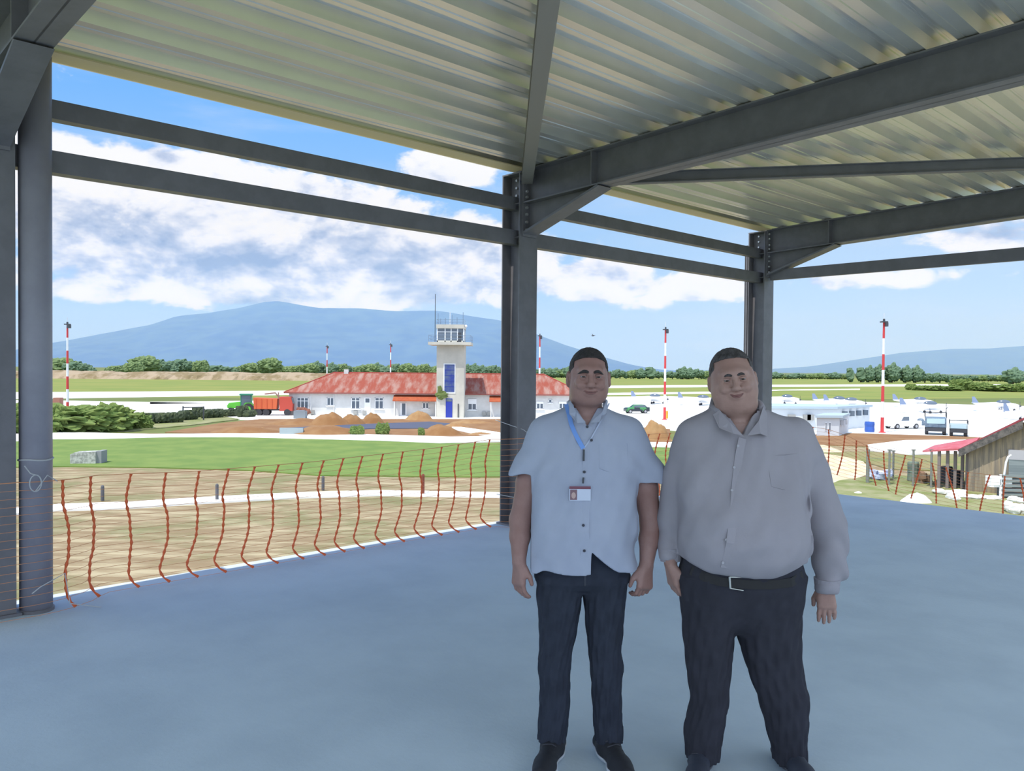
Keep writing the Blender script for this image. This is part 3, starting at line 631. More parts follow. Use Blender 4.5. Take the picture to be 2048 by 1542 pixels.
for i, (px, b, top, lab) in enumerate(((205, 1003, 975, 'short dark stake by the kerb, left'), (434, 1003, 972, 'short dark stake on the pale kerb, left of centre'), (646, 982, 956, 'short dark stake behind the kerb, in front of the lawn'), (846, 991, 952, 'tall reddish stake on the kerb nearest the middle column'))):
    l_ = G(px, b); h = (b - top) * l_[1] / F_PX
    tag(obj('marker_stake', MB().cyl((0, 0, 0), (0, 0, h), .09, 8).ball((0, 0, h), .09, 8, 6), pm if i < 3 else mat('stake_red', dk(160, 80, 60), .8), loc=l_), lab, 'stake', 'kerb stakes')
gf = thing('metal_frame', 'low metal frame on two posts above the dark hedge blocks', 'frame', G(366, 841))
L = wpx(40, 838, 380); obj('crossbar', MB().cyl((0, 0, 1.75), (L, 0, 1.85), .07, 6), darkm, gf)
for x in (0, L): obj('post', MB().cyl((x, 0, 0), (x, 0, 1.95), .1, 6), darkm, gf)
pit = tag(obj('concrete_box', MB().box(0, 1.7, 0, 1.2, 0, 1.1).box(.2, 1.5, .2, 1.0, 1.1, 1.2), mat('box_grey', rgb(128, 136, 142), .8), loc=G(587, 838)), 'grey concrete box at the left end of the terminal', 'box')
lw = tag(obj('kerb_wall', MB().cbox((1.3, 0, .35), (2.6, .4, .8)), mat('blue_grey_wall', rgb(150, 162, 164), .8), loc=G(560, 870)), 'low blue-grey wall in the earthworks behind the path', 'wall')
# tractor and orange lorry
def wheel(mb, c, r, wd, n=18):
    mb.cyl((c[0], c[1] - wd / 2, c[2]), (c[0], c[1] + wd / 2, c[2]), r, n); return mb
rubber = mat('rubber', (.035, .035, .04), .85)
tr = thing('tractor', 'bright green tractor parked left of the orange lorry', 'tractor', G(487, 828), PI + .25)
gr = mat('tractor_green', rgb(92, 180, 56), .45); gr2 = mat('cab_green', rgb(40, 120, 90), .5)
obj('bonnet', MB().prism([(.4, .9), (2.4, .9), (2.5, 1.3), (2.2, 1.75), (.4, 1.95)], 'y', -.42, .42), gr, tr, bevel=.06)
cb_ = obj('cab', MB().prism([(-1.3, 1.2), (.4, 1.2), (.35, 3.0), (-1.1, 3.0)], 'y', -.7, .7), glass, tr)
obj('cab_roof', MB().box(-1.45, .6, -.85, .85, 2.95, 3.2), gr2, cb_, bevel=.05); obj('pillar', MB().box(-1.3, -1.15, -.73, .73, 1.2, 3).box(.28, .42, -.73, .73, 1.2, 3), gr2, cb_)
obj('fender', MB().prism([(-1.7, 1.3), (-1.2, 1.8), (-.3, 1.8), (.1, 1.2)], 'y', -.95, .95), gr, tr)
for x, y, r, w_ in ((-.8, -1.0, .85, .4), (-.8, 1.0, .85, .4), (1.9, -.8, .5, .3), (1.9, .8, .5, .3)):
    wh = obj('wheel', wheel(MB(), (x, y, r), r, w_), rubber, tr); obj('hub', wheel(MB(), (x, y, r), r * .45, w_ + .06), gr, wh)
lo = thing('orange_lorry', 'orange tipper lorry with white cab beside the terminal', 'lorry', G(545, 831), .12)
orm = mat('lorry_orange', rgb(196, 92, 50), .55)
obj('tipper_body', MB().prism([(-2.6, 1.0), (.8, 1.0), (.9, 2.6), (-2.7, 2.75)], 'y', -1.2, 1.2), orm, lo, bevel=.04)
rb = MB()
for x in (-2.3, -1.5, -.7, .1): rb.box(x, x + .1, -1.26, 1.26, 1.0, 2.55)
obj('body_rib', rb, mat('orange_dark', rgb(190, 80, 44), .6), lo)
obj('chassis', MB().box(-2.7, 3.2, -.5, .5, .75, 1.0), darkm, lo)
cbb = obj('cab', MB().prism([(1.2, .7), (3.2, .7), (3.25, 1.8), (2.95, 2.9), (1.2, 2.9)], 'y', -1.15, 1.15), mat('lorry_red', rgb(176, 66, 50), .5), lo, bevel=.05)
obj('windscreen', MB().prism([(3.24, 1.85), (3.0, 2.75), (3.06, 2.75), (3.3, 1.85)], 'y', -1.0, 1.0), glass, cbb); obj('crane_arm', MB().tube([(1.0, 0, 2.8), (.4, 0, 3.5), (-1.2, 0, 3.3)], .12, 6).cyl((2.6, .8, 2.9), (2.6, .8, 3.6), .15, 8).cyl((1.0, -.6, 2.7), (1.0, -.6, 3.6), .1, 6), mat('lorry_grey', rgb(150, 120, 110), .6), lo)
for x in (-1.9, -.8, 2.4):
    for y in (-1.0, 1.0): wh = obj('wheel', wheel(MB(), (x, y, .5), .5, .35), rubber, lo)
bxo = tag(obj('storage_box', MB().box(0, 1.2, 0, 1.2, 0, 1.7).box(-1.2, 0, .1, 1.2, 0, 1.2), mat('box_brown', rgb(160, 110, 96), .8), loc=G(106, 815)), 'small brown box on the apron just right of the edge column', 'box')
tag(obj('dog_figure_bush', MB().ball((0, 0, .6), (1.1, .6, .7), 14, 9, .5, 2, 3), mat('rust_plant', dk(170, 110, 90), .9), loc=G(604, 832)), 'rust coloured shrub against the terminal wall under the first window', 'bush').name = 'rusty_shrub'
# ================================================================== aircraft
pw = mat('aircraft_white', rgb(232, 234, 240), .35); pg = mat('aircraft_grey', rgb(120, 134, 160), .5)
def make_plane(loc, rz, label):
    t_ = thing('light_aircraft', label, 'aircraft', loc, rz, 'white light aircraft parked on the apron')
    st = [(-5.0, .12, 1.45), (-3.6, .28, 1.35), (-1.6, .52, 1.25), (0, .64, 1.2), (1.2, .6, 1.15), (2.2, .48, 1.1), (2.9, .26, 1.1)]
    mb = MB()
    mb.tube([(x, 0, z) for x, r, z in st], [r for x, r, z in st], 14); obj('fuselage', mb, pw, t_, smooth=True)
    obj('canopy', MB().ball((.2, 0, 1.75), (1.25, .5, .55), 14, 9), glass, t_, smooth=True)
    for s in (-1, 1): obj('wing', MB().prism([(1.1, 0), (.75, 6.2 * s), (-.1, 6.2 * s), (-.9, 0)], 'z', .86, 1.0).xf(lambda x, y, z: (x, y, z + abs(y) * .08)), pw, t_)
    tl = obj('tailplane', MB().prism([(-4.2, 0), (-4.5, 2.1), (-5.1, 2.1), (-5.2, 0), (-5.1, -2.1), (-4.5, -2.1)], 'z', 1.5, 1.58), pw, t_)
    obj('fin', MB().prism([(-4.0, 1.5), (-4.8, 2.8), (-5.3, 2.8), (-5.2, 1.4)], 'y', -.05, .05), pg, t_)
    obj('propeller', MB().cbox((3.05, 0, 1.1), (.06, .14, 1.7)).ball((3.05, 0, 1.1), (.28, .18, .18), 8, 6), darkm, t_)
    for x, y in ((-.3, -1.3), (-.3, 1.3), (2.1, 0)):
        g_ = obj('landing_gear', MB().cyl((x, y, .2), (x, y * .8, 1.0), .06, 6), pg, t_); obj('wheel', wheel(MB(), (x, y, .24), .24, .16), rubber, g_)
    return t_
pl0 = make_plane(G(1308, 808), -.35, 'white light aircraft on the apron just left of the mast between the men')
for px, py, rz, lab in ((1404, 811, -.35, 'white light aircraft beside the face of the man with the belt buckle'), (1572, 809, -.3, 'white light aircraft just right of the corner column'), (1676, 814, -.3, 'white light aircraft beyond the long prefab, left of the tallest mast'),
                        (1700, 817, -.2, 'second white aircraft immediately left of the tallest mast, slightly nearer'), (1838, 815, -.45, 'white light aircraft right of the tallest mast, farther of the overlapping pair'), (1858, 827, -.1, 'nearer of the overlapping pair of white aircraft, above the grey truck'), (2004, 823, -.4, 'white light aircraft above the shed ridge near the right edge'), (2058, 842, .3, 'white aircraft cut off by the right edge of the view')):
    dup(pl0, G(px, py), rz, label=lab)
# vehicles
def car(loc, rz, label, body, L=4.4, H=1.5, pickup=False, name='car', cat='car'):
    t_ = thing(name, label, cat, loc, rz)
    b = obj('body', MB().prism([(-L / 2, .35), (L / 2, .35), (L / 2, .8), (L / 2 - .2, .95), (L * .2, 1.05), (-L / 2, 1.08)], 'y', -.88, .88), body, t_, bevel=.08)
    if pickup: obj('cabin', MB().prism([(-.55, 1.0), (1.05, 1.0), (.55, 1.75), (-.5, 1.75)], 'y', -.78, .78), body, b, bevel=.08); obj('side_window', MB().prism([(-.42, 1.1), (.85, 1.1), (.5, 1.62), (-.4, 1.62)], 'y', -.80, .80), glass, b)
    else: obj('cabin', MB().prism([(-L * .42, 1.0), (L * .27, 1.0), (L * .12, H), (-L * .3, H)], 'y', -.76, .76), body, b, bevel=.08); obj('side_window', MB().prism([(-L * .37, 1.03), (L * .23, 1.03), (L * .11, H - .08), (-L * .28, H - .08)], 'y', -.78, .78), glass, b)
    for x in (-L * .31, L * .32):
        for y in (-.8, .8): wh = obj('wheel', wheel(MB(), (x, y, .36), .36, .24), rubber, t_); obj('hub', wheel(MB(), (x, y, .36), .2, .27), mat('hub_grey', (.4, .4, .42), .4, .6), wh)
    return t_
car(G(1273, 827), PI + .15, 'dark car with green and yellow panels on the apron between the men', mat('car_green', rgb(70, 140, 80), .4, c2=rgb(40, 46, 56), sc=.9, amt=1., stops=(.45, .5)), 4.3, 1.5)
pk = car(G(1804, 858), PI + .30, 'white pickup parked right of the tallest mast', mat('car_white', rgb(236, 238, 242), .35), 4.9, 1.75, True, 'pickup_truck', 'pickup')
tag(obj('trailer', MB().box(-.5, .5, -.5, .5, .4, 1.0).ball((0, 0, 1.0), (.45, .45, .35), 12, 8), mat('trailer_grey', rgb(120, 136, 150), .6, c2=rgb(70, 84, 100), sc=2, amt=.9), loc=G(1841, 857)), 'grey loaded trailer hitched behind the white pickup', 'trailer')
def truck(loc, rz, label, c1, L, W_, H):
    t_ = thing('ground_truck', label, 'truck', loc, rz)
    b = obj('body', MB().box(-W_ / 2, W_ / 2, 0, L, .9, H * .75), c1, t_, bevel=.06); obj('cab_glass', MB().box(-W_ * .42, W_ * .42, -.04, .2, H * .5, H * .72), mat('pale_glass', rgb(180, 205, 215), .3), b)
    fr = obj('rack', MB(), darkm, t_) if False else None
    rk = MB(); 
    for x in (-W_ / 2, W_ / 2): rk.cyl((x, .1, H * .75), (x, .1, H), .05, 5).cyl((x, L, H * .75), (x, L, H), .05, 5)
    rk.cyl((-W_ / 2, .1, H), (W_ / 2, .1, H), .05, 5); obj('rack', rk, darkm, t_)
    obj('bumper', MB().box(-W_ * .45, W_ * .45, -.15, .1, .45, .9), darkm, t_)
    for y in (.5, L - .8):
        for x in (-W_ / 2 + .2, W_ / 2 - .2): obj('wheel', MB().cyl((x - .18, y, .48), (x + .18, y, .48), .48, 14), rubber, t_)
    return t_
truck(G(1871, 871), -.46, 'grey-blue truck with a raised rack, above the left part of the shed roof', mat('truck_blue', rgb(120, 140, 156), .5, c2=rgb(80, 96, 116), sc=2, amt=.8), 3.4, 2.3, 2.75)
truck(G(1917, 874), -.48, 'smaller grey square utility vehicle right of the grey-blue truck', mat('truck_grey', rgb(158, 172, 176), .5), 2.6, 1.9, 1.9)
tag(obj('blue_barrel', MB().lathe([(.55, 0), (.6, .3), (.55, .65), (.6, 1.0), (.55, 1.3)], 14), mat('barrel_blue', rgb(50, 90, 170), .5), loc=G(1739, 865)), 'blue barrel between the small prefab and the tallest mast', 'barrel')
tag(obj('yellow_bollard', MB().cyl((0, 0, 0), (0, 0, 1.2), .25, 8), mat('bollard_yellow', rgb(214, 160, 50), .6), loc=G(1333, 838)), 'small orange-yellow bollard at the foot of the mast between the men', 'bollard')
# prefabs
def prefab(px0, px1, pxs, base, top, label, wins, Ys, deep):
    q = atz(px0, base); Y = q[1]; W_ = (px1 - px0) * Y / F_PX; H = (base - top) * Y / F_PX
    t_ = thing('prefab_cabin', label, 'cabin', (q[0], Y, GZ + .05), 0)
    th = .0
    sd = mat('cabin_side', rgb(205, 210, 214), .7)
    sh = (pxs - px1) * (Y + deep) / F_PX
    # walls: front face, then long side running away to the right
    poly = [(0, 0), (W_, 0), (W_ + sh, deep), (sh, deep)]
    obj('wall', MB().prism(poly, 'z', 0, H), sd, t_)
    rfp = [(-.3, -.3), (W_ + .3, -.3), (W_ + sh + .3, deep + .3), (sh - .3, deep + .3)]
    obj('roof', MB().prism(rfp, 'z', H, H + .28), mat('cabin_roof', rgb(170, 186, 196), .6), t_)
    for a, b, z0, z1 in wins:
        w_ = obj('window', MB().box(W_ * a, W_ * b, -.05, .02, H * z0, H * z1), frame_w, t_); obj('pane', MB().box(W_ * a + .08, W_ * b - .08, -.07, -.04, H * z0 + .08, H * z1 - .08), glass, w_)
    for k in (.15, .45):
        obj('air_conditioner', MB().cbox((W_ + sh * k + .28, deep * k, H * .72), (.4, .8, .6), rz=-math.atan2(sh, deep)), mat('ac_white', rgb(190, 194, 200), .5), t_)
    return t_
prefab(1633, 1678, 1733, 873, 836, 'small white prefab cabin with a dark double window, right of the man with the belt', [(.36, .46, .3, .75), (.52, .64, .3, .75)], 0, 5.5)
lp = thing('prefab_building', 'long flat white prefab building behind the small cabin', 'cabin', G(1500, 860))
Y_ = G(1500, 860)[1]; Wl = 170 * Y_ / F_PX; obj('wall', MB().prism([(0, 0), (Wl, 0), (Wl + 7.5, 7), (0, 9)], 'z', 0, 2.75), MT['cabin_side'], lp)
obj('roof', MB().prism([(-.3, -.3), (Wl + .2, -.3), (Wl + 8, 7.2), (0, 9.3)], 'z', 2.75, 3.05), MT['cabin_roof'], lp)
for k in (.44, .62, .66): obj('air_conditioner', MB().box(Wl * k, Wl * k + .9, -.4, 0, 1.3, 2.0), MT['unit_grey'], lp)
for k in range(4): obj('window', MB().box(Wl + 1.5 + k * 1.5, Wl + 2.1 + k * 1.5, 1.2 + k * 1.4, 1.6 + k * 1.4, 1.7, 2.4), glass, lp)
# bird
bp = aty(1186, 672, 60)
tag(obj('bird', MB().prism([(-.16, .02), (0, -.03), (.2, .05), (.02, .06)], 'y', -.03, .03).prism([(-.02, .02), (-.1, .18), (.06, .04)], 'y', -.02, .02), darkm, loc=bp), 'tiny dark bird in the sky above the man with the lanyard', 'bird')
# ================================================================== shed and yard at the right
sh_q = atz(1937, 985); SY = sh_q[1]
def sx(px, Y=SY): return float(aty(px, 930, Y)[0])
def sz(py, px=1960, Y=SY): return float(aty(px, py, Y)[2]) - GZ
boards = mat('shed_boards', rgb(160, 144, 118), .9, c2=rgb(116, 108, 98), sc=2.2, amt=.9, stretch=(2.6, 1, .18), stops=(.35, .65))
shed = thing('timber_shed', 'brown plank shed with dark gable edge and a red tiled porch, at the right edge', 'shed', (sx(1937), SY, GZ + .1), -math.radians(37))
CX = sx(1937)
def zx(px):        # distance along the gable wall where a sight column meets it
    k = (px - 1024 - (0)) / F_PX; a = math.radians(37)
    return (k * SY - CX) / (math.cos(a) + k * math.sin(a))
W0, RX = 0, 2.9; W1 = 2 * RX
wall_h, ridge_h = 2.75, 4.6
gb = MB().prism([(W0, 0), (W1, 0), (W1, wall_h), (RX, ridge_h - .15), (W0, wall_h)], 'y', 0, 9)
obj('wall', gb, boards, shed)
rt_ = MB(); ov = .45
for s, x0 in ((0, W0), (1, W1)):
    xe, ze = (W0 - .55, wall_h - .28) if s == 0 else (W1 + .55, wall_h - .28)
    rt_.prism([(xe, ze), (RX, ridge_h), (RX, ridge_h + .14), (xe, ze + .14)] , 'y', -ov, 9.4)
obj('roof', rt_, mat('shed_tiles', dk(206, 96, 106), .8, c2=dk(190, 80, 84), sc=2, amt=.8), shed)
bgd = MB()
bgd.prism([(W0 - .5, wall_h - .62), (RX, ridge_h - .5), (RX, ridge_h - .02), (W0 - .5, wall_h - .14)], 'y', -ov - .06, -ov)
obj('barge_board', bgd, mat('old_tar_board', rgb(110, 104, 98), .9, c2=rgb(70, 68, 66), sc=5, amt=.9), shed)
rd = MB()
for x in np.arange(W0 + .3, W1, .45): rd.box(x, x + .05, -.03, 0, 0, wall_h)
obj('board_batten', rd, boards, shed)
dd = obj('door', MB().box(zx(2021), zx(2021) + 2.2, -.08, 0, .1, 2.15), mat('grey_shutter', rgb(116, 126, 126), .7, c2=rgb(150, 158, 156), sc=1, amt=.7, stretch=(.2, 1, 9)), shed)
obj('door_head', MB().box(zx(2020), zx(2020) + 2.3, -.1, -.02, 2.15, 2.75), mat('pale_board', rgb(176, 174, 176), .8), dd)
# porch
pr = obj('porch_roof', MB().add([(-2.65, .1, 2.35), (.05, .0, 2.72), (.05, 4.2, 3.12), (-2.65, 4.2, 2.42), (-2.65, .1, 2.25), (.05, .0, 2.60), (.05, 4.2, 3.0), (-2.65, 4.2, 2.30)],
        [(0, 1, 2, 3), (7, 6, 5, 4), (0, 4, 5, 1), (1, 5, 6, 2), (2, 6, 7, 3), (3, 7, 4, 0)]), mat('porch_red', dk(216, 98, 104, .7), .6, c2=dk(226, 134, 140, .7), sc=2, amt=.8), shed)
for x, dy in ((-1.70, .3), (-1.25, .5), (-.84, .7), (-.46, .9), (-.12, .4)):
    obj('porch_post', MB().box(x - .09, x + .09, dy - .09, dy + .09, 0, 2.4), mat('grey_timber', rgb(126, 116, 112), .9), pr)
# yard things
nx = lambda px, py: G(px, py)
tag(obj('meter_box', MB().box(-.62, .62, -.3, .3, 0, .62).cbox((-.28, -.32, .3), (.42, .06, .34)), mat('box_white', rgb(236, 236, 232), .6), loc=(sx(1998, SY - 2.5), SY - 2.5, float(aty(1998, 973, SY - 2.5)[2]))), 'white metal box with a round gauge in front of the shed door', 'box')
mbx = bpy.data.objects[-1] if False else None
mp_ = thing('box_stand', 'grey slatted crate stand under the white metal box', 'stand', (sx(2004, SY - 2.5), SY - 2.5, GZ + .1))
for z in np.arange(.1, 1.5, .28): obj('slat', MB().box(-.2, 1.4, -.35, -.28, z, z + .16), mat('slat_grey', rgb(132, 140, 138), .8), mp_)
obj('post', MB().box(-.28, -.16, -.35, -.23, -.2, 1.4), frame_w, mp_); obj('frame', MB().box(-.1, 1.4, -.25, .3, 0, 1.3), mat('slat_dark', rgb(96, 100, 100), .8), mp_)
pc = MB(); x0 = nx(2009, 985)[0]; zt = GZ
pts = [(sx(p, SY - 2.5) - sx(1937), -2.5, float(aty(p, y, SY - 2.5)[2]) - GZ) for p, y in ((2008, 957), (2010, 940), (2012, 925), (2016, 914), (2022, 910))]
tag(obj('white_conduit', MB().tube([(p[0] + sx(1937), p[1] + SY, p[2] + GZ) for p in pts], .06, 6), frame_w), 'curved white conduit rising from the white metal box', 'pipe')
for i, (px, py, w_, h_, lab) in enumerate(((2035, 1030, 40, 26, 'pile of white sacks at the right edge just beyond the slab'), (2044, 1008, 30, 14, 'white bundle behind the sacks at the right edge'), (1905, 992, 60, 13, 'broken white rubble strip in front of the porch'), (1970, 1000, 70, 9, 'white rubble strip in front of the shed wall'), (1903, 1000, 16, 12, 'small white bucket lying on the grass below the porch'))):
    q = nx(px, py); k = q[1] / F_PX
    mb = MB(); rr = random.Random(i)
    for j in range(7): mb.ball((rr.uniform(-.4, .4) * w_ * k, rr.uniform(-.5, .5), h_ * k * rr.uniform(.2, .5)), (w_ * k * .22, .5, h_ * k * .42), 10, 8, .3, 2, i * 9 + j)
    tag(obj('white_rubble', mb, mat('rubble_white', rgb(228, 226, 220), .9), loc=q), lab, 'rubble')
# wire fence with posts left of the shed
fpx = [(1735, 968), (1778, 972), (1786, 960), (1826, 975), (1862, 978)]
fq = [nx(*p) for p in fpx]
for i, (p, q) in enumerate(zip(fpx, fq)):
    h = (p[1] - (900 if i != 2 else 902)) * q[1] / F_PX
    lab = ['leftmost grey fence post of the yard', 'thin fence post second from the left in the yard', 'thicker fence post with a flat cap in the yard', 'thin fence post right of the capped post', 'fence post nearest the porch'][i]
    tag(obj('fence_post', MB().cyl((0, 0, 0), (0, 0, h), .07 if i else .11, 8).box(-.12, .12, -.06, .06, h - .08, h), mat('post_grey', rgb(126, 128, 120), .8), loc=q), lab, 'post', 'yard fence posts')
wf = MB()
for a, b in zip(fq[:-1], fq[1:]):
    for hh in (.35, .8, 1.25, 1.7, 2.15): wf.cyl((a[0], a[1], a[2] + hh), (b[0], b[1], b[2] + hh), .012, 4)
tag(obj('fence_wire', wf, mat('wire_grey', rgb(120, 124, 120), .6)), 'thin wires strung between the yard fence posts', 'wire')
junk = [((1760, 962), 44, 26, 'heap of white and blue scrap behind the net', rgb(190, 196, 214), rgb(120, 140, 180)), ((1826, 965), 22, 40, 'upright grey-green barrel shape in the yard', rgb(120, 134, 116), rgb(90, 104, 96)),
        ((1893, 968), 22, 34, 'dark round tub under the porch', rgb(96, 92, 90), rgb(60, 60, 62)), ((1914, 972), 24, 30, 'black topped drum under the porch', rgb(70, 72, 76), rgb(40, 42, 46)), ((1842, 968), 24, 26, 'brown scrap beside the grey-green barrel', rgb(140, 110, 84), rgb(90, 76, 62))]
for i, (p, w_, h_, lab, ca, cb2) in enumerate(junk):
    q = nx(*p); k = q[1] / F_PX; mb = MB(); rr = random.Random(50 + i)
    if i in (1, 2, 3): mb.lathe([(w_ * k / 2 * a, h_ * k * b) for a, b in ((.9, 0), (1, .1), (.95, .45), (1, .5), (.95, .55), (1, .92), (.9, 1))], 14)
    else:
        for j in range(8): mb.cbox((rr.uniform(-.45, .45) * w_ * k, rr.uniform(-.4, .4), h_ * k * rr.uniform(.15, .7)), (w_ * k * rr.uniform(.2, .4), .5, h_ * k * rr.uniform(.2, .5)), rr.uniform(0, 3), rr.uniform(-.4, .4))
    tag(obj('scrap' if i in (0, 4) else 'drum', mb, mat('junk%d' % i, ca, .7, c2=cb2, sc=2, amt=.9), loc=q), lab, 'scrap' if i in (0, 4) else 'drum')
# ================================================================== orange safety nets
orange = mat('net_orange', rgb(232, 104, 52), .55); orange_l = mat('net_strand', rgb(226, 150, 96), .6)
def net(name, label, path, straps, rows=17, bulge=None, h=.9, seed=0):
    """path(s) -> (u, v), straps: arclength positions, shape(t, s) -> offset along and out"""
    t_ = thing(name, label, 'net', (0, 0, 0))
    rr = random.Random(seed)
    def pos(s, t):
        u, v, zt, zb = path(s); a, b = bulge(s, t)
        return S(u + a, v + b, zb + (zt - zb) * (1 - t))
    for s in straps:
        pts = [pos(s, t) for t in np.linspace(0, 1, rows * 2 - 1)]
        rad = [(.006 if i % 2 else .012) for i in range(len(pts))]
        obj('strap', MB().tube(pts, rad, 6), orange, t_)
    st = MB(); S_ = np.linspace(straps[0], straps[-1], max(60, int((straps[-1] - straps[0]) * 12)))
    for r in range(rows):
        pts = [pos(s, r / (rows - 1)) for s in S_]
        st.tube(pts, .0016 if r else .0032, 4)
    obj('mesh_strand', st, orange_l, t_)
    return t_
def side_path(s):
    # s is the distance along the building
    v = -6.34 + .0 * s
    for uc, r in ((1.35, .55), (6.08, .35)):
        d = abs(s - uc)
        if d < r: v = max(v, -6.34 + (.29 if uc < 2 else .27) * (1 - (d / r) ** 2))
    if s < 1.35: v = -6.05
    zt = np.interp(s, [-1, .6, 1.25, 1.9, 2.6, 3.6, 5, 6.08, 7], [.82, .86, .90, .87, .84, .84, .88, .95, .9])
    return s, v, zt, .03
def side_bulge(s, t):
    T = (0, .2, .28, .4, .63, .72, .9, .96, 1)
    L = np.interp(t, T, (0, -.005, .01, .03, .035, .02, .03, .035, .06)); R_ = np.interp(t, T, (0, -.035, -.04, -.012, -.014, -.035, -.10, -.095, -.05))
    k = min(1, max(0, (s - 1.6) / 1.2)); a = L * (1 - k) + R_ * k + .012 * math.sin(31 * s + 5 * t)
    return a, -.03 * math.sin(PI * t) + (.10 * (t - .9) / .1 if t > .9 else 0)
def u_at(px, py, v=-6.34): d = ray(px, py); q = C0 + d * (v / (d @ D2)); return float(q @ D1)
ss = [.45, .98] + [u_at(*p) for p in ((108, 966), (175, 962), (262, 955), (335, 943), (398, 940), (455, 937), (507, 933), (555, 930), (605, 925), (648, 920), (687, 917), (725, 912), (768, 908), (808, 902), (848, 897), (883, 890), (916, 885), (949, 880), (978, 876))] + [6.02, 6.16]
net('safety_net', 'orange plastic safety net along the open slab edge on the left', side_path, ss, 17, side_bulge)
def back_path(s): return s, -6.40, np.interp(s, [6.2, 8, 11], [.92, .85, .8]), .02
net('safety_net', 'orange safety net on the slab edge between the two men', back_path, list(np.arange(6.35, 10.9, .24)), 15, lambda s, t: (.05 * math.sin(t * 6 + s), -.02 * math.sin(PI * t)), seed=2)
def gable_path(s):
    # s is -v ; hangs outside the end edge, sagging
    zt = np.interp(s, [0, 1.2, 2.4, 3.4, 4.4, 5.2, 6.3], [.28, .34, .40, .44, .62, .86, .98])
    zb = np.interp(s, [0, 1.2, 2.4, 3.4, 4.4, 5.2, 6.3], [-.25, -.20, -.12, -.06, .10, .28, .2])
    return 11.02, -s, zt, zb
net('safety_net', 'slack orange safety net hanging along the far right slab edge', gable_path, list(np.arange(.4, 6.2, .2)), 13, lambda s, t: (.05 + .05 * math.sin(s * 5 + t * 3), .12 * math.sin(s * 7.3) * (t - .4)), seed=3)
# cords holding the net
cordm = MT['white_cord']
def cord(pts, label, r=.004): tag(obj('tie_cord', MB().tube([S(*p) for p in pts], r, 5), cordm), label, 'cord')
cord([(1.37, -6.08, 1.0), (1.40, -6.06, .95)] + [(1.425 + .035 * math.sin(a), -6.04, .885 + .055 * math.cos(a)) for a in np.linspace(0, 9.5, 26)] + [(1.50, -6.06, .93), (1.57, -6.10, .88)], 'looped white cord tying the net to the rainwater pipe')
cord([(5.90, -6.45, 1.12), (6.0, -6.12, 1.03), (6.07, -6.10, .98), (6.12, -6.09, .80), (6.06, -6.09, .55), (6.10, -6.09, .2)], 'white cord knotted around the middle column above the net')
cord([(5.92, -6.44, .32), (6.0, -6.2, .30), (6.08, -6.10, .26)], 'thin white cord low across the middle column')
cord([(1.40, -6.03, .16), (1.45, -6.02, .20), (1.60, -6.04, .26), (1.62, -6.0, .06), (1.8, -5.95, .01)], 'white cord lying along the foot of the rainwater pipe')
# ================================================================== people
# bodies and clothes are grown from distance fields sampled on a grid and meshed as one smooth surface
def smin(a, b, k):
    if k <= 0: return np.minimum(a, b)
    h = np.clip(.5 + .5 * (b - a) / k, 0, 1); return b * (1 - h) + a * h - k * h * (1 - h)
def smax(a, b, k): return -smin(-a, -b, k)
class Cap:      # tapered capsule
    def __init__(s, a, b, ra, rb=None, k=.02): s.a = np.array(a, float); s.b = np.array(b, float); s.ra = ra; s.rb = ra if rb is None else rb; s.k = k; s.c = (s.a + s.b) / 2; s.R = np.linalg.norm(s.a - s.b) / 2 + max(s.ra, s.rb)
    def d(s, P):
        ba = s.b - s.a; t = np.clip(((P - s.a) @ ba) / (ba @ ba + 1e-12), 0, 1)
        return np.linalg.norm(P - s.a - t[..., None] * ba, axis=-1) - (s.ra + (s.rb - s.ra) * t)
class Ell:
    def __init__(s, c, r, k=.02, rz=0., rx=0., ry=0., neg=False):
        s.c = np.array(c, float); s.r = np.array(r, float); s.k = k; s.R = max(r); s.neg = neg
        M = Matrix.Rotation(rz, 3, 'Z') @ Matrix.Rotation(ry, 3, 'Y') @ Matrix.Rotation(rx, 3, 'X'); s.M = np.array(M)
    def d(s, P):
        q = (P - s.c) @ s.M; k0 = np.linalg.norm(q / s.r, axis=-1); k1 = np.linalg.norm(q / (s.r ** 2), axis=-1)
        return np.where(k1 > 1e-9, k0 * (k0 - 1) / np.maximum(k1, 1e-9), -min(s.r))
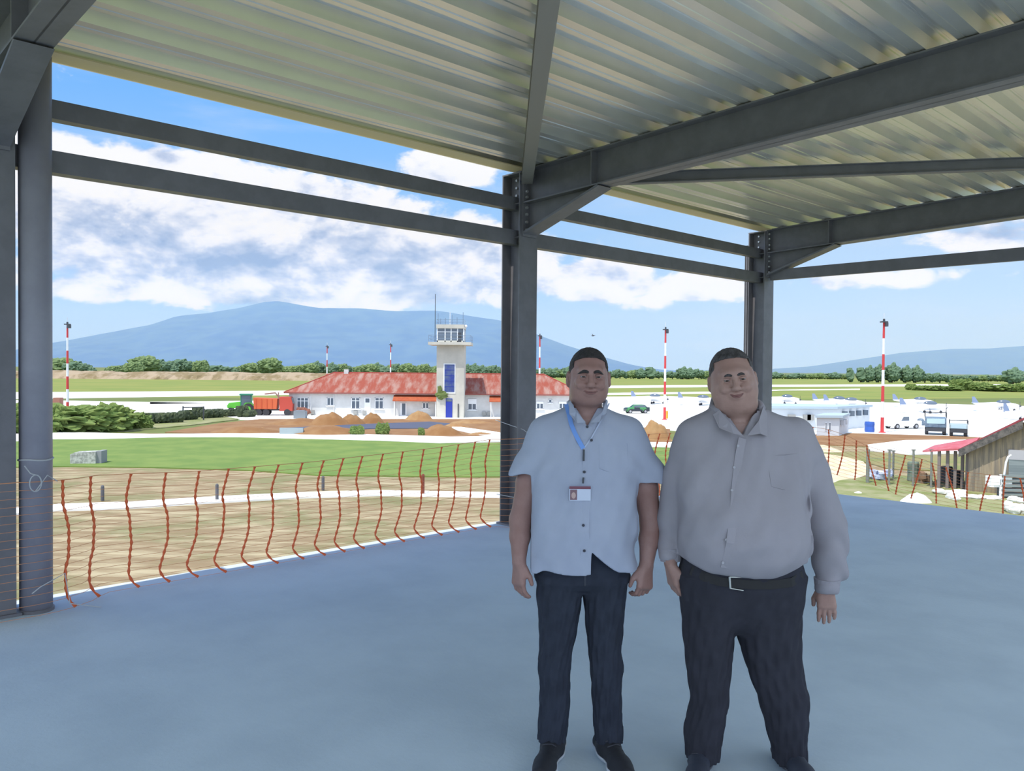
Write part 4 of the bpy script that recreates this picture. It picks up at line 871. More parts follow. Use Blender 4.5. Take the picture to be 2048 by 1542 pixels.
class Loft:     # stack of level ellipses: z, cx, cy, rx, ry
    def __init__(s, secs, k=.02, p=2.2, wr=0., seed=0., neg=False):
        S_ = np.array(sorted(secs), float); s.z, s.S = S_[:, 0], S_; s.k = k; s.p = p; s.wr = wr; s.seed = seed; s.neg = neg
        s.c = np.array([S_[:, 1].mean(), S_[:, 2].mean(), (s.z[0] + s.z[-1]) / 2]); s.R = (s.z[-1] - s.z[0]) / 2 + max(S_[:, 3].max(), S_[:, 4].max()) + np.ptp(S_[:, 1]) + np.ptp(S_[:, 2])
    def cub(s, z, i):
        return np.interp(z, s.zz, s.tab[:, i])
    def d(s, P):
        if not hasattr(s, 'zz'):
            s.zz = np.linspace(s.z[0], s.z[-1], 200); t = []
            for i in range(1, 5):
                y = s.S[:, i]; v = np.interp(s.zz, s.z, y); kern = 9; vp = np.pad(v, kern, mode='edge'); w_ = np.hanning(2 * kern + 3)[1:-1]; v = np.convolve(vp, w_ / w_.sum(), 'valid'); t.append(v)
            s.tab = np.array(t).T
        x, y, z = P[..., 0], P[..., 1], P[..., 2]
        cx, cy, rx, ry = (s.cub(z, i) for i in range(4))
        a, b = np.abs(x - cx) / rx, np.abs(y - cy) / ry
        m = (a ** s.p + b ** s.p) ** (1 / s.p)
        dd = (m - 1) * np.minimum(rx, ry) * np.where(m > 1, 1.0, 1.0)
        # far outside on the long side the min-radius estimate is short: keep it conservative
        if s.wr:
            th = np.arctan2(y - cy, x - cx)
            dd = dd + s.wr * (np.sin(th * 9 + z * 7 + s.seed) * np.sin(z * 23 + th * 3 + s.seed) + .6 * np.sin(th * 17 - z * 31 + s.seed * 2))
        return np.maximum(dd, np.maximum(s.z[0] - z, z - s.z[-1]))
def field(prims, P, cull=None):
    d = np.full(P.shape[:-1], 1.0)
    for q in prims:
        if cull is not None:
            c, r = cull
            if np.linalg.norm(q.c - c) - q.R > r + .06: continue
        e = q.d(P)
        d = smax(d, -e, q.k) if getattr(q, 'neg', False) else smin(d, e, q.k)
    return d
def sdf_mesh(prims, lo, hi, res, post=None):
    """naive surface nets, evaluated only in blocks near the surface"""
    lo = np.array(lo, float); hi = np.array(hi, float); B = 12
    n = (np.ceil((hi - lo) / res / B).astype(int)) * B + 1
    V = np.full(n, .5, np.float32)
    ax = [lo[i] + res * np.arange(n[i]) for i in range(3)]
    half = res * B * .5 * math.sqrt(3)
    f = (lambda P, cull=None: post(field(prims, P, cull), P)) if post else (lambda P, cull=None: field(prims, P, cull))
    for i in range(0, n[0] - 1, B):
        for j in range(0, n[1] - 1, B):
            for k in range(0, n[2] - 1, B):
                c = lo + res * (np.array([i, j, k]) + B / 2)
                v = float(f(c[None], (c, half))[0])
                if abs(v) > half * 1.6 + .02:
                    V[i:i + B + 1, j:j + B + 1, k:k + B + 1] = v; continue
                X, Y, Z = np.meshgrid(ax[0][i:i + B + 1], ax[1][j:j + B + 1], ax[2][k:k + B + 1], indexing='ij')
                V[i:i + B + 1, j:j + B + 1, k:k + B + 1] = f(np.stack([X, Y, Z], -1), (c, half))
    sg = V < 0
    cell = np.zeros(np.array(n) - 1, bool); allin = np.ones_like(cell)
    cs = [(a, b, c) for a in (0, 1) for b in (0, 1) for c in (0, 1)]
    N0, N1, N2 = n - 1
    for a, b, c in cs:
        q = sg[a:a + N0, b:b + N1, c:c + N2]; cell |= q; allin &= q
    act = cell & ~allin
    idx = np.argwhere(act); vid = np.full(act.shape, -1, np.int64); vid[act] = np.arange(len(idx))
    acc = np.zeros((len(idx), 3)); cnt_ = np.zeros(len(idx))
    I, J, K = idx.T
    for ea in range(3):
        for p_ in (0, 1):
            for q_ in (0, 1):
                o0 = [0, 0, 0]; oth = [x for x in range(3) if x != ea]; o0[oth[0]] = p_; o0[oth[1]] = q_; o1 = list(o0); o1[ea] = 1
                v0 = V[I + o0[0], J + o0[1], K + o0[2]]; v1 = V[I + o1[0], J + o1[1], K + o1[2]]
                m = (v0 < 0) != (v1 < 0); t = np.where(m, v0 / np.where(m, v0 - v1, 1), 0)
                pt = np.array([o0] * len(idx), float); pt[:, ea] += t
                acc[m] += pt[m]; cnt_[m] += 1
    verts = lo + res * (idx + acc / np.maximum(cnt_, 1)[:, None])
    faces = []
    for ea in range(3):
        b_, c_ = [(1, 2), (2, 0), (0, 1)][ea]
        s0 = [slice(0, None)] * 3; 
        A0 = np.take(sg, range(0, n[ea] - 1), axis=ea); A1 = np.take(sg, range(1, n[ea]), axis=ea)
        E_ = np.argwhere(A0 != A1)
        E_ = E_[(E_[:, b_] > 0) & (E_[:, c_] > 0) & (E_[:, b_] < n[b_] - 1) & (E_[:, c_] < n[c_] - 1)]
        db = np.zeros(3, int); db[b_] = 1; dc = np.zeros(3, int); dc[c_] = 1
        q0, q1, q2, q3 = (vid[tuple((E_ - o).T)] for o in (db + dc, dc, db * 0, db))
        inside = sg[tuple(E_.T)]
        F_ = np.stack([q0, q1, q2, q3], 1); F_[~inside] = F_[~inside][:, ::-1]
        faces.append(F_[(F_ >= 0).all(1)])
    F_ = np.concatenate(faces)
    mb = MB(); mb.v = [tuple(v) for v in verts]; mb.f = [tuple(map(int, q)) for q in F_]
    return mb
def cloth(name, c, rough=.85, c2=None, sc=6, weave=.25):
    return mat(name, c, rough, 0, c2=c2, sc=sc, amt=.6, bump=weave, bsc=700, spec=.25)
skin = mat('skin', (.37, .215, .18), .42, c2=(.31, .165, .135), sc=9, amt=.8, bump=.15, bsc=260, spec=.35)
skin_b = mat('skin_fair', (.42, .26, .21), .42, c2=(.35, .20, .16), sc=9, amt=.8, bump=.15, bsc=260, spec=.35)
lipm = mat('lips', (.24, .105, .09), .45); eyew = mat('eye_white', (.30, .28, .27), .35); iris = mat('iris', (.05, .03, .02), .25)
hair_d = mat('hair_dark', (.022, .018, .017), .6, c2=(.05, .042, .04), sc=60, amt=.9, bump=.8, bsc=300, stretch=(1, 1, .4))
hair_g = mat('hair_greying', (.04, .033, .03), .6, c2=(.13, .12, .12), sc=50, amt=.8, bump=.8, bsc=300, stretch=(1, 1, .4))
def hand(root, dirv, palm, thumb_side, L=.19, curl=.5, spread=.1):
    """five fingers with two bends. root wrist point, dirv pointing to the fingertips, palm = direction the palm faces, thumb_side = direction of the thumb"""
    d = np.array(dirv, float); d /= np.linalg.norm(d); p = np.array(palm, float); p -= d * (p @ d); p /= np.linalg.norm(p)
    t = np.cross(d, p); t *= 1 if t @ np.array(thumb_side, float) > 0 else -1
    o = np.array(root, float); pr = []
    pw_, pl = L * .42, L * .50
    for i in range(4):
        off = (i - 1.5) / 3 * (pw_ * .74) * -1
        pr.append(Cap(o + d * L * .06 + t * off * .55, o + d * pl + t * off, .0155, .0135, .014))
    pr.append(Cap(o + d * L * .05 + t * pw_ * .12, o + d * pl * .62 + t * pw_ * .42 + p * .006, .017, .013, .016))
    lens = (.40, .46, .43, .34)
    for i in range(4):
        off = (i - 1.5) / 3 * (pw_ * .74) * -1
        b = o + d * pl + t * off; ln = lens[i] * L; a = curl * (1 + .10 * i)
        dr = d * math.cos(a * .5) + p * math.sin(a * .5) + t * (-(i - 1.5)) * spread * .3; dr /= np.linalg.norm(dr)
        b1 = b + dr * ln * .48
        dr2 = d * math.cos(a * 1.3) + p * math.sin(a * 1.3); b2 = b1 + dr2 * ln * .30
        dr3 = d * math.cos(a * 1.9) + p * math.sin(a * 1.9); b3 = b2 + dr3 * ln * .22
        pr += [Cap(b, b1, .0098, .0088, .004), Cap(b1, b2, .0088, .0080, .003), Cap(b2, b3, .0080, .0068, .003)]
    tb_ = o + d * pl * .30 + t * pw_ * .40 + p * .008
    td = d * .82 + t * .42 + p * .30; td /= np.linalg.norm(td); t1 = tb_ + td * L * .24; td2 = d * .95 + t * .05 + p * .32; td2 /= np.linalg.norm(td2); t2 = t1 + td2 * L * .17
    pr += [Cap(tb_, t1, .0135, .0108, .008), Cap(t1, t2, .0108, .0085, .003)]
    return pr
def head_prims(c, w_=.078, h=.118, jowl=0., nose=1.0, wide=1.0):
    """face looks to -y. c = centre between crown and chin"""
    x, y, z = c; P_ = []
    P_.append(Ell((x, y + .018, z + .030), (w_ * .985, .098, h * .76), .02))                   # skull
    P_.append(Ell((x, y - .022, z - .022), (w_ * .90 * wide, .078, h * .72), .03))               # face mass
    P_.append(Ell((x, y - .042, z - .076), (w_ * .60 * wide, .046, .036), .03))                  # chin and jaw
    for s in (-1, 1):
        P_.append(Ell((x + s * w_ * .52 * wide, y - .030, z - .050), (w_ * .42, .052, .046), .03))   # cheeks down to the jaw angle
        P_.append(Ell((x + s * w_ * .46, y - .080, z - .012), (.024, .018, .018), .018))         # cheekbone
    if jowl: P_.append(Ell((x, y - .012, z - .098), (w_ * .86, .066, .040), .03))
    P_.append(Ell((x, y - .078, z + .034), (w_ * .62, .024, .020), .022))                        # brow ridge
    for s in (-1, 1): P_.append(Ell((x + s * .031, y - .112, z + .010), (.021, .021, .013), .012, neg=True))   # sockets
    P_.append(Cap((x, y - .096, z + .020), (x, y - .118, z - .020), .0085, .0125, .010))         # nose bridge
    P_.append(Ell((x, y - .119 , z - .026), (.0135 * nose, .0135, .011), .008))
    for s in (-1, 1): P_.append(Ell((x + s * .0135 * nose, y - .108, z - .029), (.0085, .011, .0080), .006))
    P_.append(Ell((x, y - .094, z - .055), (.027, .014, .016), .012))                            # muzzle
    P_.append(Ell((x, y - .116, z - .0565), (.024, .008, .0020), .004, neg=True))                # mouth line
    for s in (-1, 1): P_.append(Ell((x + s * (w_ + .004), y + .012, z - .004), (.011, .020, .034), .006, rz=s * .45)); P_.append(Ell((x + s * (w_ + .013), y + .002, z + .002), (.006, .010, .018), .004, rz=s * .45, neg=True))
    for s in (-1, 1): q_ = Cap((x + s * .022, y - .112, z - .030), (x + s * .037, y - .100, z - .060), .0028, .0022, .006); q_.neg = True; P_.append(q_)   # smile folds
    for s in (-1, 1): q_ = Cap((x + s * .016, y - .103, z - .004), (x + s * .044, y - .090, z - .006), .0022, .0018, .005); q_.neg = True; P_.append(q_)   # under the eyes
    for s in (-1, 1): P_.append(Ell((x + s * .040, y - .094, z - .028), (.020, .014, .016), .012))
    return P_
class Rot:      # rotates a group of primitives about a point (head tilt and turn)
    def __init__(s, q, c, M): s.q = q; s.o = np.array(c, float); s.M = np.array(M); s.k = q.k; s.neg = getattr(q, 'neg', False); s.c = s.o + s.M @ (q.c - s.o); s.R = q.R
    def d(s, P): return s.q.d((P - s.o) @ s.M + s.o)
def face_parts(root, body, c, M, w_, h, hair_m, style, wide=1.0, brow=.0045, smile=.0, lip_m=None):
    o = np.array(c, float); Mx = np.array(M)
    def T(mb): mb.v = [tuple(o + Mx @ (np.array(v) - o)) for v in mb.v]; return mb
    x, y, z = c
    for s in (-1, 1):
        e = obj('eye', T(MB().ball((x + s * .031, y - .0885, z + .0085), (.0118, .0112, .0062), 16, 12)), eyew, body, smooth=True)
        obj('iris', T(MB().ball((x + s * .031, y - .0965, z + .0080), (.0062, .0045, .0056), 12, 8)), iris, e, smooth=True)
        obj('eyelid', T(MB().ball((x + s * .031, y - .0900, z + .0140), (.0155, .0130, .0052), 14, 8).ball((x + s * .031, y - .0885, z + .0018), (.0145, .0120, .0040), 14, 8)), skin if hair_m is hair_d else skin_b, e, smooth=True)
        pts = [(x + s * (.011 + .041 * t), y - .1035 + .031 * t * t, z + .0250 + .006 * math.sin(PI * min(1, t * 1.1)) - .007 * t * t) for t in np.linspace(0, 1, 9)]
        obj('eyebrow', T(MB().tube(pts, [brow * q for q in (.7, 1, 1.1, 1.1, 1.05, .95, .85, .6, .35)], 8)), hair_m, body, smooth=True)
    up = [(x + q * .032, y - .1085 + .016 * q * q, z - .0545 + smile * q * q + .0006 * math.cos(q * 9)) for q in np.linspace(-1, 1, 13)]
    dn = [(x + q * .028, y - .1078 + .014 * q * q, z - .0605 + smile * 1.15 * q * q) for q in np.linspace(-1, 1, 13)]
    tp = [.3, .6, .85, 1, 1.1, 1.12, 1, 1.12, 1.1, 1, .85, .6, .3]
    sm_ = [(x + q * .036, y - .1100 + .021 * q * q, z - .0572 + smile * 1.2 * q * q) for q in np.linspace(-1, 1, 15)]
    obj('mouth_line', T(MB().tube(sm_, [.0011 if abs(i - 7) < 6 else .0016 for i in range(15)], 6)), mat('mouth_dark', (.05, .02, .02), .6), body, smooth=True)
    obj('lips', T(MB().tube(up, [.0030 * q for q in tp], 8).tube(dn, [.0038 * q for q in tp], 8)), lip_m or lipm, body, smooth=True)
    # hair: a shell over the skull cut along the hairline
    pr = [Ell((x, y + .021, z + .036), (w_ * 1.028, .101, h * .770), .01), Ell((x, y + .028, z - .015), (w_ * 1.03, .080, .070), .02)]
    def post(d, P):
        q = (P - o) @ Mx + o; px, py, pz = q[..., 0] - x, q[..., 1] - y, q[..., 2] - z
        side = np.abs(px) / w_
        line = style['front'] - style['temple'] * np.clip(side - .25, 0, 1) ** 1.3 * 1.0       # hairline height on the forehead
        front = pz - line - np.clip((py + .02) * 9, 0, 1) * -.0
        lim = np.where(py < .0, pz - np.where(side > .86, .002 - py * .3, line), pz + .045 - np.clip((.02 - py) * 3, 0, .05))
        lim = np.where((py < .028) & (side > .80), np.minimum(pz + .012, pz - (.010 - py * .55)) * 1.0, lim)
        n_ = .0016 * np.sin(px * 420 + py * 130) * np.sin(pz * 350 + py * 260)
        return smax(d + n_, -lim * .8, .004)
    R_ = .16
    hm_ = sdf_mesh([Rot(q, c, M) for q in pr], (x - R_, y - R_, z - .12), (x + R_, y + R_ + .02, z + .17), .0035, post)
    obj('hair', hm_, hair_m, body, smooth=True)
class Person:
    def __init__(s, label, cx_px, Y, base_px=1500):
        s.Y = Y; p = aty(cx_px, base_px, Y); s.x0 = float(p[0]); s.root = thing('person', label, 'person', (s.x0, Y, 0))
    def p(s, px, py, dy=0.):          # photo sight line to the body's own frame at depth dy behind its middle plane
        q = aty(px, py, s.Y + dy); return np.array([q[0] - s.x0, dy, q[2]])
    def sec(s, py, xl, xr, ry, cy=0., grow=0.):
        a, b = s.p(xl, py), s.p(xr, py); return ((a[2] + b[2]) / 2, (a[0] + b[0]) / 2, cy, (b[0] - a[0]) / 2 + grow, ry + grow)
def strip(pts, wd, th, nrm=(0, -1, 0)):    # a flat ribbon through points
    mb = MB(); n_ = len(pts); nrm = Vector(nrm)
    for i, p in enumerate(pts):
        d = (Vector(pts[min(i + 1, n_ - 1)]) - Vector(pts[max(i - 1, 0)])).normalized(); x = d.cross(nrm).normalized() * wd / 2; y = nrm * th / 2; p = Vector(p)
        mb.v += [tuple(p + a * x + b * y) for a, b in ((-1, -1), (1, -1), (1, 1), (-1, 1))]
    for i in range(n_ - 1):
        for j in range(4): mb.f.append((i * 4 + j, i * 4 + (j + 1) % 4, i * 4 + 4 + (j + 1) % 4, i * 4 + 4 + j))
    mb.f += [(3, 2, 1, 0), tuple(range(n_ * 4 - 4, n_ * 4))]
    return mb
def surf_y(prims, x, z, y0=-.6, post=None):      # front surface of a garment at (x, z)
    ys = np.arange(y0, .25, .004); P = np.stack([np.full_like(ys, x), ys, np.full_like(ys, z)], -1); d = field(prims, P)
    if post: d = post(d, P)
    i = np.argmax(d < 0); return float(ys[i]) if d[i] < 0 else -.1
def shoe(P_, ankle, toe, label, upper, sole_m, W_=.050):
    a, t = np.array(ankle), np.array(toe); d = (t - a); d[2] = 0; L = np.linalg.norm(d); d /= L; sd = np.array([-d[1], d[0], 0])
    heel = a - d * .075; heel[2] = .045; tt = a + d * (L); tt[2] = .040
    pr = [Cap(heel, a * [1, 1, 0] + d * .02 + [0, 0, .05], .040, .044, .02), Cap(a * [1, 1, 0] + d * .0 + [0, 0, .06], a * [1, 1, 0] + [0, 0, .105], .046, .042, .02),
          Cap(a * [1, 1, 0] + d * .03 + [0, 0, .062], a * [1, 1, 0] + d * (L - .05) + [0, 0, .045], .044, .040, .03), Cap(a * [1, 1, 0] + d * (L - .07) + sd * .008 + [0, 0, .042], tt, .040, .034, .02), Cap(a * [1, 1, 0] + d * (L - .08) - sd * .008 + [0, 0, .040], tt - d * .01, .040, .032, .02)]
    lo = np.minimum(heel, tt) - .09; hi = np.maximum(heel, tt) + .1; lo[2] = -.02; hi[2] = .17
    s_ = sdf_mesh(pr, lo, hi, .005, lambda dd, Q: smax(dd, .026 - Q[..., 2], .004))
    sh = tag(obj('shoe', s_, upper, P_.root, smooth=True), label)
    pr2 = pr
    so_ = sdf_mesh(pr2, lo, hi, .005, lambda dd, Q: np.maximum(smax(dd - .006, Q[..., 2] - .036, .003), .002 - Q[..., 2]))
    obj('sole', so_, sole_m, sh, smooth=True)
    for k in range(4):
        c = a * [1, 1, 0] + d * (.055 + .026 * k); z = .122 - .011 * k; q = MB().tube([c - sd * .030 + [0, 0, z - .018], c - sd * .012 + d * .004 + [0, 0, z - .012], c + sd * .012 - d * .004 + [0, 0, z - .012], c + sd * .030 + [0, 0, z - .018]], .003, 5); obj('lace', q, mat('lace_dark', (.05, .05, .06), .8), sh)
    return sh

# ------------------------------------------------------------------ man with the lanyard (left)
A = Person('person in a white short-sleeved shirt with a blue lanyard and badge, dark jeans, arms hanging', 1165, 3.43)
p = A.p
Mh = Matrix.Rotation(.02, 3, 'Y')
hc = p(1177, 757, .0); hc = np.array([hc[0], -.01, hc[2]])
HW, HH = .0800, .124
body = [Rot(q, hc, Mh) for q in head_prims(hc, HW, HH, jowl=0, nose=1.2, wide=1.0)]
nk = p(1172, 812); sh_c = p(1172, 850)
body += [Cap((nk[0], .03, nk[2] + .05), (sh_c[0], .035, sh_c[2]), .068, .078, .03)]
body += [Loft([A.sec(840, 1100, 1245, .07, .03), A.sec(900, 1085, 1260, .09, .02), A.sec(1000, 1080, 1262, .10, .01), A.sec(1110, 1095, 1240, .09, .01), A.sec(1140, 1105, 1230, .07, .01)], .03)]
for s, pts, in ((-1, ((1096, 878, .03), (1058, 965, .03), (1041, 1040, .02), (1038, 1122, -.035))), (1, ((1252, 880, .03), (1290, 975, .03), (1302, 1045, .02), (1293, 1128, -.03)))):
    q = [p(*a) for a in pts]
    body += [Cap(q[0], q[1], .048, .053, .02), Cap(q[1], q[2], .053, .045, .02), Cap(q[2], q[2] * .6 + q[3] * .4, .045, .043, .02), Cap(q[2] * .6 + q[3] * .4, q[3], .042, .029, .015)]
    wr = q[3]
    if s < 0: body += hand(wr + [0, 0, .0], p(1037, 1185, -.05) - wr, (.75, .55, 0), (.15, -1, 0), .178, .55, .10)
    else: body += hand(wr, p(1287, 1200, -.05) - wr, (-.55, .85, 0), (-.85, -.5, 0), .185, .95, .05)
for xh, xk, xa in ((1115, 1108, 1105), (1215, 1212, 1218)):
    a, b, c = p(xh, 1190), p(xk, 1320), p(xa, 1470); body += [Cap(p(xh, 1110), a, .055, .055, .03), Cap(a, b, .058, .046, .01), Cap(b, c, .05, .036, .02)]
lo, hi = (-.42, -.20, .05), (.42, .20, 1.82)
bo = obj('body', sdf_mesh(body, lo, hi, .0042), skin, A.root, smooth=True)
face_parts(A.root, bo, hc, Mh, HW, HH, hair_d, dict(front=.086, temple=.034), brow=.0062, smile=.008)
# shirt
shirt = [Loft([A.sec(815, 1138, 1206, .070, .03), A.sec(826, 1102, 1240, .080, .03), A.sec(840, 1080, 1266, .092, .03), A.sec(870, 1066, 1278, .112, .015), A.sec(930, 1064, 1277, .128, .0), A.sec(1000, 1064, 1272, .140, -.012), A.sec(1060, 1060, 1272, .146, -.016), A.sec(1100, 1058, 1274, .142, -.012), A.sec(1146, 1058, 1277, .138, -.008)], .03, 2.3, .0016, 1.),
         Cap(p(1090, 866, .02), p(1060, 938, .025), .064, .070, .04), Cap(p(1058, 930, .025), p(1054, 950, .025), .070, .074, .02),
         Cap(p(1256, 866, .02), p(1296, 950, .025), .064, .070, .04), Cap(p(1296, 945, .025), p(1301, 966, .025), .070, .074, .02)]
hem = lambda x: None
zb_l, zb_r = p(1100, 1133)[2], p(1250, 1128)[2]
xo = p(1176, 1100)[0]; zn = p(1172, 846)[2]; xn = p(1172, 846)[0]
zs_l, zs_r = p(1050, 948)[2], p(1300, 962)[2]; xl_, xr_ = p(1062, 950)[0], p(1275, 950)[0]
def shirt_post(d, P):
    x, y, z = P[..., 0], P[..., 1], P[..., 2]
    # lower hem, open below the last button: two curved tails
    u_ = (x - xo)
    tail = np.where(u_ < 0, zb_l + .004 * np.sin(x * 30), zb_r + .085 * np.clip(1 - np.abs(u_ - .0) / .12, 0, 1) ** 1.2 - .010 * np.sin(np.clip(u_ / .2, 0, 1) * PI))
    tail = np.where(y > .02, zb_l - .01, tail)
    d = np.maximum(d, tail - z)
    # sleeve ends
    d = np.where((x < xl_) & (z < zs_l + .05), np.maximum(d, zs_l - z + (x - xl_) * .06), d); d = np.where((x > xr_) & (z < zs_r + .05), np.maximum(d, zs_r - z - (x - xr_) * .10), d)
    # neck opening
    neck = np.sqrt(((x - xn) / 1.0) ** 2 + ((y - .03) / 1.05) ** 2) - (.064 + .22 * np.clip(z - zn - .035, 0, 1)); vee = np.maximum(np.abs(x - xn) - .6 * (z - zn + .010), y - .0)
    open_ = np.minimum(np.maximum(neck, zn + .010 - z), np.maximum(vee, zn - .01 - z))
    d = np.maximum(d, -open_)
    # folds
    fo = .0085 * np.sin(x * 46 + z * 17 + 2 * np.sin(z * 8)) * np.clip((1.36 - z) * 3.2, 0, 1) * np.sin(z * 7 + x * 5 + .6) ** 2
    side_ = np.clip((np.abs(x - xo) - .10) * 9, 0, 1)
    d = d + fo * (.35 + side_) + .0030 * np.sin(z * 55 + np.abs(x - xo) * 60) * np.clip(1 - np.abs(z - 1.27) * 9, 0, 1) * side_
    return d
wht = cloth('shirt_white', (.44, .47, .56), .8, c2=(.38, .41, .51), sc=4)
sb = obj('shirt', sdf_mesh(shirt, (-.40, -.24, .70), (.40, .24, 1.52), .0048, shirt_post), wht, A.root, smooth=True)
# trousers
jean = cloth('jeans_dark', (.030, .034, .048), .9, c2=(.042, .048, .068), sc=14)
def trousers(P_, L_, R_, hip, res=.006, m=jean, z1=.06, name='trousers', cut=None):
    pr = [Loft(L_, .02, 2.1, .0042, 2.), Loft(R_, .006, 2.1, .0042, 5.), Loft(hip, .03, 2.3, .0012, 1.)]
    xs = [q[1] for q in L_ + R_]; 
    return obj(name, sdf_mesh(pr, (-.42, -.28, 0), (.45, .26, 1.2), res, cut), m, P_.root, smooth=True), pr
Lg = [A.sec(1150, 1073, 1168, .10, .01), A.sec(1185, 1073, 1165, .10, .01), A.sec(1240, 1079, 1157, .09, .01), A.sec(1300, 1080, 1144, .078, .005), A.sec(1330, 1075, 1140, .074, .0), A.sec(1380, 1081, 1140, .072, .01), A.sec(1430, 1079, 1138, .070, .02), A.sec(1476, 1076, 1132, .066, .02), A.sec(1484, 1076, 1130, .066, .02)]
Rg = [A.sec(1150, 1163, 1257, .10, .01), A.sec(1185, 1167, 1253, .10, .01), A.sec(1240, 1172, 1247, .09, .01), A.sec(1300, 1178, 1241, .078, .005), A.sec(1332, 1180, 1246, .074, .0), A.sec(1380, 1184, 1243, .072, .01), A.sec(1430, 1188, 1244, .070, .02), A.sec(1476, 1191, 1246, .066, .02), A.sec(1486, 1192, 1246, .066, .02)]
Hp = [A.sec(1090, 1080, 1250, .108, .01), A.sec(1130, 1074, 1256, .112, .01), A.sec(1160, 1074, 1256, .110, .01), A.sec(1172, 1110, 1220, .085, .01), A.sec(1180, 1150, 1180, .05, .01)]
trA, prA = trousers(A, Lg, Rg, Hp)
blk = cloth('shoe_black', (.03, .03, .035), .6); solew = mat('sole_white', (.62, .64, .68), .6)
shoe(A, p(1107, 1500)*[1,1,0] + [0, .02, 0], p(1078, 1500)*[1,0,0] + [0, -.20, 0], 'black lace-up trainer with a white sole, pointing left', blk, solew)
shoe(A, p(1216, 1500)*[1,1,0] + [0, .02, 0], p(1240, 1500)*[1,0,0] + [0, -.20, 0], 'black lace-up trainer with a white sole, pointing right', blk, solew)
# collar, placket, buttons, pocket
def onshirt(px, py, off=.003): q = p(px, py); y = surf_y(shirt, q[0], q[2], post=None); return (q[0], y - off, q[2])
def collar_part(P_, poly, m, parent, th=.004, name='collar'):
    n_ = len(poly); mb = MB(); mb.add([tuple(q) for q in poly] + [(q[0], q[1] + th, q[2]) for q in poly], [tuple(range(n_)), tuple(range(n_, 2 * n_))[::-1]] + [(i, n_ + i, n_ + (i + 1) % n_, (i + 1) % n_) for i in range(n_)])
    return obj(name, mb, m, parent)
def P3(px, py, y): q = p(px, py); return (q[0], y, q[2])
collar_part(A, [P3(1139, 800, -.035), P3(1150, 822, -.085), P3(1168, 842, -.098), P3(1150, 843, -.112), P3(1136, 826, -.085), P3(1137, 806, -.02)], wht, sb)
collar_part(A, [P3(1212, 797, -.035), P3(1200, 822, -.085), P3(1176, 842, -.098), P3(1193, 841, -.112), P3(1209, 826, -.085), P3(1213, 804, -.02)], wht, sb)
stand = MB(); stand.tube([P3(1142, 812, -.035), P3(1139, 806, .02), P3(1152, 798, .085), P3(1176, 796, .10), P3(1200, 797, .085), P3(1212, 804, .02), P3(1208, 810, -.035)], .011, 8); obj('collar_stand', stand, wht, sb, smooth=True)
pk_pts = [onshirt(a, b, .0015) for a, b in ((1172, 850), (1170, 880), (1168, 920), (1165, 960), (1164, 1000), (1163, 1050), (1163, 1095))]
obj('placket', strip(pk_pts, .034, .003), wht, sb)
btn = mat('button_dark', (.03, .03, .045), .4)
for a, b in ((1171, 851), (1178, 876), (1163, 936), (1160, 1036), (1162, 1085), (1150, 832), (1194, 834), (1206, 826)):
    q = onshirt(a, b, .004); obj('button', MB().cyl(q, (q[0], q[1] - .004, q[2]), .0058 if b > 840 else .005, 10), btn, sb)
pp = [onshirt(a, b, .001) for a, b in ((1193, 884), (1250, 884), (1250, 930), (1221, 940), (1193, 930), (1193, 884))]
obj('pocket', MB().tube(pp, .0016, 5), wht, sb)
obj('fly_seam', strip([(p(1166, y)[0], surf_y(prA, p(1166, y)[0], p(1166, y)[2]) - .001, p(1166, y)[2]) for y in (1138, 1148, 1158, 1168)], .008, .003), cloth('jeans_seam', (.06, .065, .08)), trA)
# lanyard and badge hang on the shirt: things held by the person
ly = thing('lanyard', 'pale blue neck lanyard worn over the white short-sleeved shirt', 'lanyard', A.root.location)
lb = mat('lanyard_blue', rgb(120, 160, 225), .7)
lp_ = [onshirt(a, b, .006) for a, b in ((1136, 826), (1140, 846), (1146, 862), (1154, 878), (1162, 892))]
obj('strap', strip([P3(1132, 808, -.01)] + lp_, .018, .002), lb, ly)
obj('strap', strip([P3(1218, 806, -.01)] + [onshirt(a, b, .006) for a, b in ((1204, 830), (1192, 850), (1178, 872), (1163, 892))], .006, .002), mat('lanyard_grey', (.45, .5, .62), .7), ly)
obj('clip', strip([onshirt(1163, 894, .009), onshirt(1162, 915, .011)], .007, .005), darkm, ly)
obj('clip', strip([onshirt(1161, 946, .010), onshirt(1160, 957, .011)], .007, .005), darkm, ly)
q = onshirt(1154, 976, .012)
bd_ = thing('name_badge', 'white plastic badge with a dark red top edge and small photo, on the lanyard', 'badge', (A.root.location.x + q[0], A.root.location.y + q[1], q[2]))
obj('card', MB().box(-.043, .043, -.0015, .0015, -.029, .029), mat('badge_white', (.62, .66, .78), .35), bd_)
obj('header_band', MB().box(-.043, .043, -.0022, -.0015, .018, .029), mat('badge_maroon', (.20, .06, .09), .4), bd_)
pf = obj('portrait', MB().box(-.040, -.012, -.0022, -.0015, -.026, .016), mat('portrait_red', (.22, .12, .14), .4), bd_)
obj('portrait_face', MB().ball((-.026, -.0022, -.008), (.009, .001, .013), 12, 8), mat('portrait_skin', (.55, .38, .34), .5), pf)

